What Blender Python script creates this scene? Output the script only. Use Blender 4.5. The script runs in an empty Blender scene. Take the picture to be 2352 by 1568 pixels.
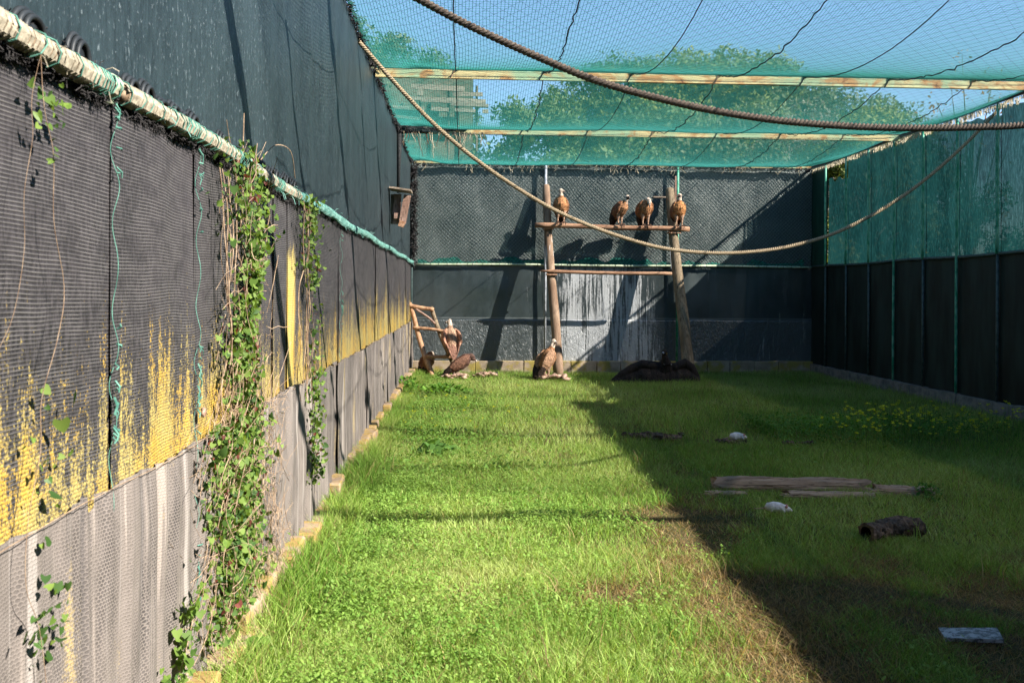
import bpy, bmesh, math, random
import numpy as np
from mathutils import Vector, Matrix
random.seed(7)
RNG = np.random.default_rng(11)
R = math.radians
SC = bpy.context.scene
COL = SC.collection
EYE = 1.9

# ------------------------------------------------------------------ camera, sky, sun
YAW, ROLL = R(3.26), 0.006
cam_d = bpy.data.cameras.new('camera')
cam = bpy.data.objects.new('camera', cam_d)
COL.objects.link(cam)
cam_d.sensor_width = 36.0
cam_d.lens = 36.0 * 1950 / 2352
cam_d.shift_y = -112.3 / 2352
cam_d.clip_start = 0.05
cam_d.clip_end = 2000
cam.matrix_world = (Matrix.Translation((0, 0, EYE)) @ Matrix.Rotation(-YAW, 4, 'Z')
                    @ Matrix.Rotation(R(90), 4, 'X') @ Matrix.Rotation(ROLL, 4, 'Z'))
cam_d.dof.use_dof = True
cam_d.dof.focus_distance = 11.0
cam_d.dof.aperture_fstop = 6.3
SC.camera = cam

SUN_DIR = Vector((-1.76, 1.0, -1.45)).normalized()     # the way the light travels
elev = math.asin(-SUN_DIR.z)
azim = math.atan2(-SUN_DIR.x, -SUN_DIR.y)
world = bpy.data.worlds.new('World')
SC.world = world
world.use_nodes = True
wn = world.node_tree.nodes
wl = world.node_tree.links
bg = wn['Background']
sky = wn.new('ShaderNodeTexSky')
sky.sky_type = 'NISHITA'
sky.sun_disc = False
sky.sun_elevation = elev
sky.sun_rotation = azim
sky.altitude = 50
sky.air_density = 1.0
sky.dust_density = 0.1
sky.ozone_density = 3.5
wl.new(sky.outputs[0], bg.inputs['Color'])
bg.inputs['Strength'].default_value = 0.074
sun_d = bpy.data.lights.new('sun', 'SUN')
sun_d.energy = 5.0
sun_d.angle = R(0.5)
sun_d.color = (1.0, 0.94, 0.84)
sun = bpy.data.objects.new('sun', sun_d)
COL.objects.link(sun)
sun.rotation_euler = SUN_DIR.to_track_quat('-Z', 'Y').to_euler()
sun.location = (20, -10, 20)
SC.view_settings.view_transform = 'Standard'
SC.view_settings.look = 'None'
SC.view_settings.gamma = 1
SC.view_settings.exposure = 1.76
SC.view_settings.use_curve_mapping = False
SC.cycles.max_bounces = 6
SC.cycles.transparent_max_bounces = 12
SC.cycles.transmission_bounces = 4
SC.cycles.caustics_reflective = False
SC.cycles.caustics_refractive = False

# main dimensions of the aviary (metres)
XL, XR, YB, ZT, ZR = -1.24, 8.45, 20.2, 4.96, 2.56
BEAMS = [3.6, 7.75, 11.9, 16.05]

# ------------------------------------------------------------------ helpers
def at(x, y, Y):
    """world point at depth Y seen at a pixel of the 2352 wide picture"""
    u = (x - 1176) / 1950.0
    v = (671.7 - y) / 1950.0
    c, s = math.cos(ROLL), math.sin(ROLL)
    rr, up = u * c - v * s, u * s + v * c
    dx = math.cos(YAW) * rr + math.sin(YAW)
    dy = -math.sin(YAW) * rr + math.cos(YAW)
    t = Y / dy
    return Vector((dx * t, Y, EYE + up * t))

def ground_at(x, y, z=0.0):
    lo, hi = 1.0, 60.0
    for _ in range(50):
        m = (lo + hi) / 2
        if at(x, y, m).z > z: lo = m
        else: hi = m
    return at(x, y, lo)

def tag(o, label=None, cat=None, group=None, kind=None):
    if label: o['label'] = label
    if cat: o['category'] = cat
    if group: o['group'] = group
    if kind: o['kind'] = kind
    return o

def empty(name, loc=(0, 0, 0), rz=0.0, label=None, cat=None, group=None):
    o = bpy.data.objects.new(name, None)
    COL.objects.link(o)
    o.location = loc
    o.rotation_euler = (0, 0, rz)
    o.empty_display_size = 0.2
    return tag(o, label, cat, group)

class MB:
    def __init__(s): s.v = []; s.f = []; s.c = []; s.m = []
    def add(s, vs, fs, col=None, mi=0):
        b = len(s.v)
        s.v.extend([tuple(p) for p in vs])
        s.f.extend([tuple(i + b for i in f) for f in fs])
        s.m.extend([mi] * len(fs))
        if col is not None: s.c.extend([col] * len(vs))
    def box(s, c, size, rot=None, jit=0.0, col=None, mi=0):
        hx, hy, hz = size[0] / 2, size[1] / 2, size[2] / 2
        vs = []
        for z in (-hz, hz):
            for x, y in ((-hx, -hy), (hx, -hy), (hx, hy), (-hx, hy)):
                p = Vector((x + random.uniform(-jit, jit), y + random.uniform(-jit, jit), z + random.uniform(-jit, jit)))
                if rot is not None: p = rot @ p
                vs.append(p + Vector(c))
        s.add(vs, [(0, 3, 2, 1), (4, 5, 6, 7), (0, 1, 5, 4), (1, 2, 6, 5), (2, 3, 7, 6), (3, 0, 4, 7)], col, mi)
    def tube(s, path, rad, n=6, caps=True, flat=1.0, up=None, col=None, jit=0.0, mi=0):
        path = [Vector(p) for p in path]
        m = len(path)
        if not hasattr(rad, '__len__'): rad = [rad] * m
        vs = []
        prev = None
        for i, p in enumerate(path):
            t = (path[min(i + 1, m - 1)] - path[max(i - 1, 0)])
            if t.length < 1e-9: t = Vector((0, 0, 1))
            t.normalize()
            if up is not None: a = Vector(up)
            else: a = prev if prev is not None else (Vector((0, 0, 1)) if abs(t.z) < 0.9 else Vector((1, 0, 0)))
            a = a - t * a.dot(t)
            if a.length < 1e-6: a = t.orthogonal()
            a.normalize()
            prev = a
            b = t.cross(a)
            for k in range(n):
                th = 2 * math.pi * k / n
                r = rad[i] * (1 + random.uniform(-jit, jit))
                vs.append(p + a * (math.cos(th) * r) + b * (math.sin(th) * r * flat))
        fs = []
        for i in range(m - 1):
            for k in range(n):
                k2 = (k + 1) % n
                fs.append((i * n + k, i * n + k2, (i + 1) * n + k2, (i + 1) * n + k))
        if caps and n > 2:
            fs.append(tuple(range(n))[::-1])
            fs.append(tuple((m - 1) * n + k for k in range(n)))
        s.add(vs, fs, col, mi)
    def ball(s, c, r, sc=(1, 1, 1), n=8, mrows=6, rot=None, jit=0, col=None, mi=0):
        vs = []
        for i in range(mrows + 1):
            ph = math.pi * i / mrows
            for k in range(n):
                th = 2 * math.pi * k / n
                j = 1 + random.uniform(-jit, jit)
                p = Vector((math.sin(ph) * math.cos(th) * sc[0], math.sin(ph) * math.sin(th) * sc[1], math.cos(ph) * sc[2])) * r * j
                if rot is not None: p = rot @ p
                vs.append(p + Vector(c))
        fs = []
        for i in range(mrows):
            for k in range(n):
                k2 = (k + 1) % n
                fs.append((i * n + k, (i + 1) * n + k, (i + 1) * n + k2, i * n + k2))
        s.add(vs, fs, col, mi)
    def mesh(s, name, smooth=False):
        me = bpy.data.meshes.new(name)
        me.from_pydata(s.v, [], s.f)
        if any(s.m): me.polygons.foreach_set('material_index', s.m)
        if s.c:
            a = me.color_attributes.new('col', 'FLOAT_COLOR', 'POINT')
            arr = np.array([(c[0], c[1], c[2], 1.0) for c in s.c], dtype=np.float32)
            a.data.foreach_set('color', arr.ravel())
        if smooth: me.polygons.foreach_set('use_smooth', [True] * len(me.polygons))
        me.update()
        return me
    def build(s, name, mat, parent=None, smooth=False, **kw):
        me = s.mesh(name, smooth)
        for m_ in (mat if isinstance(mat, (list, tuple)) else [mat]): me.materials.append(m_)
        return link(name, me, parent, **kw)

def link(name, me, parent=None, **kw):
    o = bpy.data.objects.new(name, me)
    COL.objects.link(o)
    if parent is not None:
        o.parent = parent
        if parent.parent is None and parent.type == 'EMPTY':
            o.matrix_parent_inverse = Matrix.Identity(4)
    return tag(o, **kw)

def np_mesh(name, V, F, mat, col=None, parent=None, smooth=False, **kw):
    """V (n,3), F (m,k) with k 3 or 4"""
    me = bpy.data.meshes.new(name)
    k = F.shape[1]
    me.vertices.add(len(V)); me.vertices.foreach_set('co', V.astype(np.float32).ravel())
    me.loops.add(F.size); me.loops.foreach_set('vertex_index', F.astype(np.int32).ravel())
    me.polygons.add(len(F))
    me.polygons.foreach_set('loop_start', np.arange(0, F.size, k, dtype=np.int32))
    me.update(calc_edges=True)
    if smooth: me.polygons.foreach_set('use_smooth', np.ones(len(F), dtype=bool))
    if col is not None:
        a = me.color_attributes.new('col', 'FLOAT_COLOR', 'POINT')
        c4 = np.ones((len(V), 4), dtype=np.float32); c4[:, :3] = col
        a.data.foreach_set('color', c4.ravel())
    me.materials.append(mat)
    return link(name, me, parent, **kw)

# smooth 2D value noise in numpy
_T = RNG.random((256, 256))
def vnoise(x, y):
    x = np.asarray(x, float); y = np.asarray(y, float)
    xi = np.floor(x).astype(int); yi = np.floor(y).astype(int)
    fx = x - xi; fy = y - yi
    fx = fx * fx * (3 - 2 * fx); fy = fy * fy * (3 - 2 * fy)
    g = lambda a, b: _T[a % 256, b % 256]
    return (g(xi, yi) * (1 - fx) + g(xi + 1, yi) * fx) * (1 - fy) + (g(xi, yi + 1) * (1 - fx) + g(xi + 1, yi + 1) * fx) * fy
def fbm(x, y, o=3):
    r = 0; a = 0.5; t = 0
    for i in range(o):
        r = r + a * vnoise(x * 2 ** i + 17 * i, y * 2 ** i + 31 * i); t += a; a *= 0.5
    return r / t

# ------------------------------------------------------------------ materials
class Mat:
    def __init__(s, name, rough=0.8, spec=0.3):
        s.m = bpy.data.materials.new(name); s.m.use_nodes = True
        s.nt = s.m.node_tree; s.p = s.nt.nodes['Principled BSDF']
        s.p.inputs['Roughness'].default_value = rough
        s.p.inputs['Specular IOR Level'].default_value = spec
        s._co = None
    def n(s, t, **kw):
        nd = s.nt.nodes.new('ShaderNode' + t)
        for k, v in kw.items():
            if hasattr(nd, k) and k not in nd.inputs: setattr(nd, k, v)
            else: nd.inputs[k].default_value = v
        return nd
    def put(s, sock, v):
        if hasattr(v, 'is_linked') or isinstance(v, bpy.types.NodeSocket): s.nt.links.new(v, sock)
        else: sock.default_value = v
    def co(s):
        if s._co is None: s._co = s.n('TexCoord').outputs['Object']
        return s._co
    def vec(s, scale=(1, 1, 1), loc=(0, 0, 0), src=None):
        mp = s.n('Mapping'); s.put(mp.inputs['Vector'], src or s.co())
        mp.inputs['Scale'].default_value = scale; mp.inputs['Location'].default_value = loc
        return mp.outputs[0]
    def noise(s, scale=5, detail=3, rough=0.5, stretch=(1, 1, 1), loc=(0, 0, 0), dist=0.0, src=None):
        nd = s.n('TexNoise'); s.put(nd.inputs['Vector'], s.vec(stretch, loc, src))
        nd.inputs['Scale'].default_value = scale; nd.inputs['Detail'].default_value = detail
        nd.inputs['Roughness'].default_value = rough; nd.inputs['Distortion'].default_value = dist
        return nd.outputs[0]
    def math(s, op, a, b=0.0, c=0.0, clamp=False):
        nd = s.n('Math'); nd.operation = op; nd.use_clamp = clamp
        s.put(nd.inputs[0], a); s.put(nd.inputs[1], b); s.put(nd.inputs[2], c)
        return nd.outputs[0]
    def ramp(s, v, lo, hi, a=0.0, b=1.0):
        nd = s.n('MapRange'); nd.interpolation_type = 'SMOOTHSTEP'
        s.put(nd.inputs['Value'], v)
        for k, x in (('From Min', lo), ('From Max', hi), ('To Min', a), ('To Max', b)): s.put(nd.inputs[k], x)
        return nd.outputs[0]
    def mix(s, f, a, b, mode='MIX'):
        nd = s.n('Mix'); nd.data_type = 'RGBA'; nd.blend_type = mode
        s.put(nd.inputs['Factor'], f)
        for i, v in ((6, a), (7, b)):
            s.put(nd.inputs[i], (v + (1,)) if isinstance(v, tuple) and len(v) == 3 else v)
        return nd.outputs[2]
    def xyz(s):
        nd = s.n('SeparateXYZ'); s.put(nd.inputs[0], s.co()); return nd.outputs
    def attr(s, name='col'):
        nd = s.n('Attribute'); nd.attribute_name = name; return nd.outputs['Color']
    def color(s, v):
        s.put(s.p.inputs['Base Color'], (v + (1,)) if isinstance(v, tuple) and len(v) == 3 else v); return s
    def bump(s, h, strength=0.5, dist=0.01):
        b = s.n('Bump'); b.inputs['Strength'].default_value = strength; b.inputs['Distance'].default_value = dist
        s.put(b.inputs['Height'], h); s.put(s.p.inputs['Normal'], b.outputs[0]); return s
    def translucent(s, col, f=0.4, transp=0.0):
        out = s.nt.nodes['Material Output']
        tr = s.n('BsdfTranslucent'); s.put(tr.inputs['Color'], (col + (1,)) if isinstance(col, tuple) else col)
        mx = s.n('MixShader'); s.put(mx.inputs[0], f)
        s.nt.links.new(s.p.outputs[0], mx.inputs[1]); s.nt.links.new(tr.outputs[0], mx.inputs[2])
        last = mx.outputs[0]
        if transp is not None and (hasattr(transp, 'is_linked') or transp > 0):
            tp = s.n('BsdfTransparent'); m2 = s.n('MixShader'); s.put(m2.inputs[0], transp)
            s.nt.links.new(last, m2.inputs[1]); s.nt.links.new(tp.outputs[0], m2.inputs[2]); last = m2.outputs[0]
        s.nt.links.new(last, out.inputs['Surface']); return s

def simple(name, c1, c2, scale=8, rough=0.8, stretch=(1, 1, 1), bump=0.3, bd=0.01, spec=0.3, lo=0.3, hi=0.7, detail=4):
    m = Mat(name, rough, spec)
    n = m.noise(scale, detail, 0.6, stretch)
    m.color(m.mix(m.ramp(n, lo, hi), c1, c2))
    if bump: m.bump(n, bump, bd)
    return m

def wood(name, dark, light, axis='z', scale=10, rough=0.75):
    st = {'x': (0.12, 1, 1), 'y': (1, 0.12, 1), 'z': (1, 1, 0.12)}[axis]
    m = Mat(name, rough, 0.25)
    n = m.noise(scale, 5, 0.65, st, dist=0.6)
    g = m.noise(scale * 7, 3, 0.6, st)
    c = m.mix(m.ramp(n, 0.3, 0.7), dark, light)
    c = m.mix(m.ramp(g, 0.52, 0.68, 0, 0.75), c, tuple(x * 0.3 for x in dark))
    m.color(c).bump(g, 0.5, 0.006)
    return m

# --- cloths
def mat_lower_left():
    m = Mat('black_knitted_cloth', 0.62, 0.35)
    X, Y, Z = m.xyz()
    warp = m.noise(1.3, 2, 0.5)
    zz = m.math('ADD', Z, m.math('MULTIPLY', warp, 0.06))
    row = m.math('SINE', m.math('MULTIPLY', zz, 2 * math.pi / 0.0125))
    knit = m.noise(60, 3, 0.7, (1, 1.3, 0.35))
    base = m.mix(m.ramp(knit, 0.35, 0.75), (0.012, 0.011, 0.013), (0.060, 0.054, 0.058))
    base = m.mix(m.ramp(m.noise(0.9, 3, 0.6), 0.35, 0.7, 0, 0.5), base, (0.06, 0.052, 0.058))
    lines = m.math('MULTIPLY', m.ramp(row, 0.55, 0.95), m.ramp(m.noise(7, 3, 0.6, (1, 1, 2)), 0.3, 0.65, 0.2, 0.85))
    base = m.mix(lines, base, (0.17, 0.16, 0.155))
    # lichen: tall tongues growing up from the hem, broken up by the knit
    t1 = m.noise(1.0, 2, 0.5, (1, 1.9, 0.35), (0, 3.1, 0))
    t2 = m.noise(1.0, 3, 0.6, (1, 8.5, 0.5), (0, 7.7, 0))
    t3 = m.noise(1.0, 2, 0.6, (1, 26, 1.2), (0, 1.7, 0))
    h = m.math('ADD', m.math('MULTIPLY', t1, 2.0), m.math('ADD', m.math('MULTIPLY', t2, 2.0), m.math('MULTIPLY', t3, 1.1)))
    h = m.math('ADD', m.math('SUBTRACT', h, 1.76), m.ramp(Y, 6, 12, 0, 0.25))
    a = m.math('SUBTRACT', h, m.math('MULTIPLY', m.math('SUBTRACT', Z, 1.18), 1.6))
    grit = m.noise(95, 2, 0.6, (1, 1, 0.8))
    grit2 = m.noise(24, 3, 0.7, (1, 1.6, 0.5))
    a = m.math('ADD', a, m.math('MULTIPLY', m.math('SUBTRACT', grit, 0.5), 2.2))
    a = m.math('ADD', a, m.math('MULTIPLY', m.math('SUBTRACT', grit2, 0.5), 1.6))
    a = m.math('ADD', a, m.math('MULTIPLY', row, -0.10))
    mask = m.math('MULTIPLY', m.ramp(a, 0.30, 0.75, 0, 0.95), m.ramp(m.math('ADD', m.noise(130, 2, 0.6, (1, 1, 0.9)), m.math('MULTIPLY', row, 0.06)), 0.36, 0.50, 0.25, 1))
    # one loose strip entirely overgrown
    strip = m.math('MULTIPLY', m.ramp(Y, 5.98, 6.02), m.ramp(Y, 6.24, 6.34, 1, 0))
    strip = m.math('MULTIPLY', strip, m.ramp(m.math('ADD', Z, m.math('MULTIPLY', grit2, .5)), 2.28, 2.5, 1, 0))
    mask = m.math('MAXIMUM', mask, m.math('MULTIPLY', strip, m.ramp(grit, 0.25, 0.35)))
    yel = m.mix(m.ramp(m.noise(3, 3, 0.6), 0.4, 0.62), (0.46, 0.36, 0.115), (0.55, 0.35, 0.055))
    yel = m.mix(m.ramp(m.noise(70, 2, 0.5), 0.58, 0.72, 0, 0.6), yel, (0.56, 0.46, 0.22))
    m.color(m.mix(mask, base, yel))
    m.bump(m.math('ADD', m.math('MULTIPLY', row, 0.35), m.math('ADD', m.math('MULTIPLY', knit, 1.2), mask)), 0.55, 0.004)
    return m.m

def hexmask(m, size, warpamt=0.25):
    """chicken wire: hexagonal cells from an ordered voronoi in Y,Z"""
    X, Y, Z = m.xyz()
    w = m.noise(3.0, 3, 0.5)
    Yw = m.math('ADD', Y, m.math('MULTIPLY', w, warpamt * 0.3))
    r = m.math('DIVIDE', Z, size * 0.87)
    rowi = m.math('FLOOR', r)
    q = m.math('ADD', m.math('DIVIDE', Yw, size), m.math('MULTIPLY', m.math('MODULO', rowi, 2.0), 0.5))
    fx = m.math('SUBTRACT', m.math('FRACT', q), 0.5)
    fy = m.math('SUBTRACT', m.math('FRACT', r), 0.5)
    d = m.math('SQRT', m.math('ADD', m.math('MULTIPLY', fx, fx), m.math('MULTIPLY', fy, fy)))
    return m.ramp(d, 0.34, 0.47)

def mat_base_net():
    m = Mat('gathered_wire_netting', 0.8, 0.25)
    X, Y, Z = m.xyz()
    hexm = hexmask(m, 0.0145, 0.5)
    pleat = m.noise(1.0, 4, 0.6, (1, 13, 0.45), dist=0.3)
    pl = m.ramp(pleat, 0.54, 0.66)
    behind = m.mix(m.ramp(m.noise(14, 4, 0.7, (1, 1, .5)), 0.35, 0.65), (0.018, 0.017, 0.019), (0.075, 0.066, 0.066))
    yl = m.ramp(m.math('ADD', m.noise(1.0, 3, 0.5, (1, 3.2, 0.6), (0, 1.3, 0)), m.math('MULTIPLY', m.noise(80, 2, .6), 0.35)), 0.80, 0.9)
    behind = m.mix(yl, behind, (0.36, 0.26, 0.07))
    wire = m.mix(m.noise(2, 3, 0.5), (0.24, 0.205, 0.18), (0.35, 0.30, 0.27))
    f = m.math('MAXIMUM', m.math('MULTIPLY', hexm, 0.62), m.math('MULTIPLY', pl, 0.95))
    dens = m.ramp(m.noise(1.0, 3, 0.6, (1, 5, 1.0), (0, 9, 0)), 0.35, 0.7, 0.1, 0.55)
    f = m.math('MAXIMUM', f, dens)
    c = m.mix(f, behind, wire)
    pl2 = m.ramp(m.noise(1.0, 3, 0.6, (1, 24, 0.5), (0, 4, 0), dist=0.35), 0.58, 0.68, 0, 0.5)
    c = m.mix(pl2, c, (0.40, 0.365, 0.34))
    dk = m.ramp(m.noise(1.0, 3, 0.6, (1, 15, 0.35), (0, 14, 0)), 0.56, 0.70, 0, 0.4)
    c = m.mix(dk, c, (0.05, 0.048, 0.052))
    m.color(c).bump(m.math('ADD', hexm, m.math('MULTIPLY', pl, 2.0)), 0.5, 0.006)
    return m.m

def mat_upper(name, base=(0.011, 0.020, 0.024), lite=(0.026, 0.042, 0.048), speck=0.85, y_axis=True):
    m = Mat(name, 0.5, 0.45)
    n1 = m.noise(2.2, 4, 0.6, (1, 1.4, 0.35) if y_axis else (1.4, 1, 0.35))
    n2 = m.noise(52, 2, 0.6, (1.2, 1.2, 0.55))
    n3 = m.noise(30, 3, 0.7, (1.2, 1.2, 0.25))
    c = m.mix(m.ramp(n1, 0.3, 0.7), base, lite)
    c = m.mix(m.ramp(n3, 0.35, 0.7, 0, 0.5), c, tuple(x * 1.7 for x in lite))
    patch = m.ramp(m.noise(1.1, 3, 0.6, (1, 1, 0.4), (3, 5, 1)), 0.35, 0.65, 0.3, 1)
    sp = m.math('MULTIPLY', m.ramp(n2, 0.61, 0.70, 0, speck), patch)
    c = m.mix(sp, c, (0.17, 0.21, 0.23))
    m.color(c).bump(m.math('ADD', n2, m.math('MULTIPLY', n3, 0.7)), 0.6, 0.006)
    return m.m

def mat_back_upper():
    m = Mat('faded_green_shade_cloth', 0.5, 0.8)
    n1 = m.noise(1.2, 4, 0.6, (1, 1, 1))
    n2 = m.noise(45, 3, 0.7, (1, 1, 0.5))
    c = m.mix(m.ramp(n1, 0.3, 0.7), (0.080, 0.110, 0.106), (0.150, 0.180, 0.172))
    c = m.mix(m.ramp(n2, 0.5, 0.75, 0, 0.5), c, (0.24, 0.28, 0.27))
    m.color(c).bump(n2, 0.8, 0.02)
    return m.m

def mat_back_lower():
    m = Mat('dark_green_sheet_with_droppings', 0.40, 0.9)
    X, Y, Z = m.xyz()
    n1 = m.noise(1.0, 4, 0.6)
    cr = m.noise(16, 4, 0.65, (1, 1, 0.6), dist=1.0)
    c = m.mix(m.ramp(n1, 0.3, 0.7), (0.012, 0.026, 0.028), (0.045, 0.062, 0.066))
    low = m.ramp(m.math('ADD', Z, m.math('MULTIPLY', m.noise(1.0, 2, .5), 0.05)), 1.25, 1.29, 1, 0)
    c = m.mix(m.math('MULTIPLY', low, 0.7), c, (0.085, 0.105, 0.112))
    c = m.mix(m.math('MULTIPLY', low, m.ramp(cr, 0.55, 0.72, 0, 0.4)), c, (0.20, 0.23, 0.25))
    seam = m.math('MULTIPLY', m.ramp(Z, 1.27, 1.285), m.ramp(Z, 1.30, 1.315, 1, 0))
    c = m.mix(m.math('MULTIPLY', seam, 0.6), c, (0.22, 0.25, 0.26))
    # bird droppings running down between the perch posts
    s1 = m.noise(1.0, 3, 0.6, (17, 1, 0.8), (4, 0, 0), dist=0.25)
    s2 = m.noise(1.0, 2, 0.5, (42, 1, 2.2), (8, 0, 2), dist=0.2)
    s3 = m.noise(1.0, 3, 0.6, (3, 1, 0.5), (1, 0, 5))
    rng = m.math('MULTIPLY', m.ramp(X, 2.1, 2.25), m.ramp(X, 3.6, 5.4, 1, 0))
    side = m.ramp(X, 0.5, 1.6, 0, 0.06)
    low2 = m.ramp(Z, 0.4, 1.6, 0.06, 0)
    t = m.math('ADD', m.math('ADD', m.math('MULTIPLY', s1, 0.62), m.math('MULTIPLY', s2, 0.38)), m.math('MULTIPLY', s3, 0.55))
    t = m.math('ADD', m.math('ADD', t, m.math('MULTIPLY', rng, 0.26)), m.math('ADD', side, low2))
    t = m.math('ADD', t, m.math('MULTIPLY', m.noise(28, 3, .6, (1, 1, .6)), 0.22))
    st = m.math('MULTIPLY', m.ramp(t, 1.10, 1.28, 0, 0.95), m.ramp(Z, 2.35, 2.5, 1, 0.4))
    c = m.mix(st, c, (0.62, 0.64, 0.66))
    m.color(c).bump(m.math('ADD', m.math('MULTIPLY', low, cr), m.math('MULTIPLY', st, 0.3)), 0.8, 0.03)
    return m.m

def mat_right_upper():
    m = Mat('backlit_teal_shade_cloth', 0.65, 0.3)
    X, Y, Z = m.xyz()
    n2 = m.noise(40, 3, 0.7, (1, 1.3, 0.18))
    n1 = m.noise(1.4, 4, 0.65, (1, 1, 0.5))
    c = m.mix(m.ramp(n1, 0.38, 0.62), (0.004, 0.032, 0.034), (0.009, 0.056, 0.057))
    c = m.mix(m.ramp(n2, 0.45, 0.75, 0, 0.8), c, (0.03, 0.14, 0.14))
    m.color(c)
    m.translucent(m.mix(0.0, c, c), 0.5, m.ramp(n2, 0.35, 0.7, 0.02, 0.065))
    return m.m

M = {}
M['lower_left'] = mat_lower_left()
M['base_net'] = mat_base_net()
M['upper_left'] = mat_upper('blue_green_shade_cloth')
M['back_upper'] = mat_back_upper()
M['back_lower'] = mat_back_lower()
M['right_upper'] = mat_right_upper()
M['right_lower'] = simple('black_shade_sheet', (0.004, 0.010, 0.009), (0.022, 0.042, 0.038), 2.4, 0.6, (1, 1.6, 0.35)).m
M['dark_green'] = simple('dark_green_sheet', (0.008, 0.05, 0.035), (0.015, 0.085, 0.06), 4, 0.7, (1, 1, .2)).m
M['black_rag'] = simple('black_rag', (0.012, 0.011, 0.012), (0.045, 0.040, 0.040), 30, 0.8, bump=0.8).m
M['fold'] = simple('black_cloth_fold', (0.010, 0.012, 0.014), (0.022, 0.026, 0.03), 12, 0.5, bump=0.1).m
M['fringe'] = simple('dry_frayed_fibre', (0.30, 0.24, 0.15), (0.50, 0.44, 0.33), 30, 0.9).m
M['fringe_dark'] = simple('dark_dry_stalk', (0.05, 0.035, 0.025), (0.16, 0.11, 0.07), 30, 0.9).m
M['cord_beige'] = simple('weathered_beige_cord', (0.16, 0.14, 0.10), (0.42, 0.37, 0.28), 45, 0.8).m
M['cord_teal'] = simple('teal_cord', (0.08, 0.30, 0.25), (0.30, 0.52, 0.46), 30, 0.75).m
M['cord_green'] = simple('dull_green_cord', (0.03, 0.13, 0.10), (0.12, 0.28, 0.22), 30, 0.75).m
M['cord_black'] = simple('black_cord', (0.008, 0.010, 0.012), (0.03, 0.03, 0.03), 40, 0.8).m
M['pipe'] = simple('pale_painted_pipe', (0.34, 0.42, 0.28), (0.58, 0.62, 0.46), 12, 0.6).m
M['pipe_green'] = simple('chipped_green_pipe', (0.03, 0.30, 0.18), (0.18, 0.50, 0.36), 14, 0.5, (1, 1, .5), lo=.4, hi=.6).m
M['pipe_grey'] = simple('galvanised_pipe', (0.25, 0.27, 0.30), (0.45, 0.47, 0.52), 14, 0.5).m
M['pipe_dark'] = simple('dark_pipe', (0.03, 0.05, 0.05), (0.07, 0.10, 0.10), 14, 0.5).m
M['net'] = Mat('green_net_strand', 0.6, 0.3).color((0.06, 0.36, 0.31)).translucent((0.08, 0.44, 0.38), 0.4).m
M['mesh_wire'] = Mat('dark_mesh_wire', 0.7, 0.2).color((0.010, 0.030, 0.030)).m

def mat_beam():
    m = Mat('rusty_painted_steel', 0.65, 0.3)
    n = m.noise(2.4, 5, 0.65, (1, 1, 1.6), dist=1.0)
    n2 = m.noise(25, 3, 0.6)
    c = m.mix(m.ramp(m.noise(1.2, 2, .5), 0.4, 0.6), (0.36, 0.50, 0.30), (0.62, 0.52, 0.26))
    c = m.mix(m.ramp(n, 0.46, 0.62), c, (0.46, 0.26, 0.10))
    c = m.mix(m.ramp(m.math('ADD', n, m.math('MULTIPLY', n2, 0.15)), 0.70, 0.78), c, (0.16, 0.06, 0.025))
    return m.color(c).bump(n2, 0.2, 0.003).m
M['beam'] = mat_beam()

def mat_rope(name, dark, light, pitch=0.05):
    m = Mat(name, 0.9, 0.15)
    u = m.n('UVMap')
    return m
M['rope_dark'] = simple('dark_brown_rope', (0.055, 0.042, 0.034), (0.15, 0.115, 0.09), 60, 0.9, bump=0.6, bd=.004).m
M['rope_tan'] = simple('sunbleached_rope', (0.26, 0.19, 0.12), (0.48, 0.38, 0.25), 60, 0.9, bump=0.6, bd=.004).m
M['post'] = wood('weathered_post', (0.16, 0.115, 0.07), (0.34, 0.26, 0.17), 'z', 6).m
def mat_stained_post():
    m = Mat('post_with_white_droppings', 0.75, 0.25)
    n = m.noise(6, 5, 0.65, (1, 1, 0.12), dist=0.5)
    c = m.mix(m.ramp(n, 0.3, 0.7), (0.20, 0.12, 0.075), (0.36, 0.25, 0.17))
    X, Y, Z = m.xyz()
    w = m.ramp(m.math('ADD', m.noise(1.0, 3, 0.6, (14, 14, 1.0)), m.math('MULTIPLY', m.math('ABSOLUTE', m.math('SUBTRACT', Z, 2.75)), -0.22)), 0.50, 0.62, 0, 0.85)
    c = m.mix(w, c, (0.66, 0.62, 0.60))
    return m.color(c).bump(n, 0.4, 0.01).m
M['post_stained'] = mat_stained_post()
M['bar'] = wood('reddish_perch_bar', (0.26, 0.13, 0.075), (0.44, 0.26, 0.16), 'x', 6).m
M['branch'] = wood('orange_peeled_branch', (0.30, 0.15, 0.08), (0.52, 0.32, 0.19), 'z', 8).m
M['plank'] = wood('pinkish_old_plank', (0.26, 0.15, 0.11), (0.48, 0.32, 0.26), 'z', 9).m
M['plank_top'] = wood('grey_old_plank', (0.16, 0.12, 0.09), (0.34, 0.27, 0.21), 'y', 9).m
M['beam_wood'] = wood('split_brown_beam', (0.24, 0.155, 0.10), (0.47, 0.34, 0.24), 'x', 7).m
M['bark'] = simple('rough_cork_bark', (0.03, 0.022, 0.018), (0.16, 0.11, 0.075), 22, 0.95, bump=1.0, bd=0.03).m
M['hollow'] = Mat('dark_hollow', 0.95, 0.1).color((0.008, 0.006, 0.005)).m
M['strap'] = simple('rusty_strap', (0.30, 0.15, 0.08), (0.45, 0.27, 0.18), 20, 0.7).m

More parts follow.
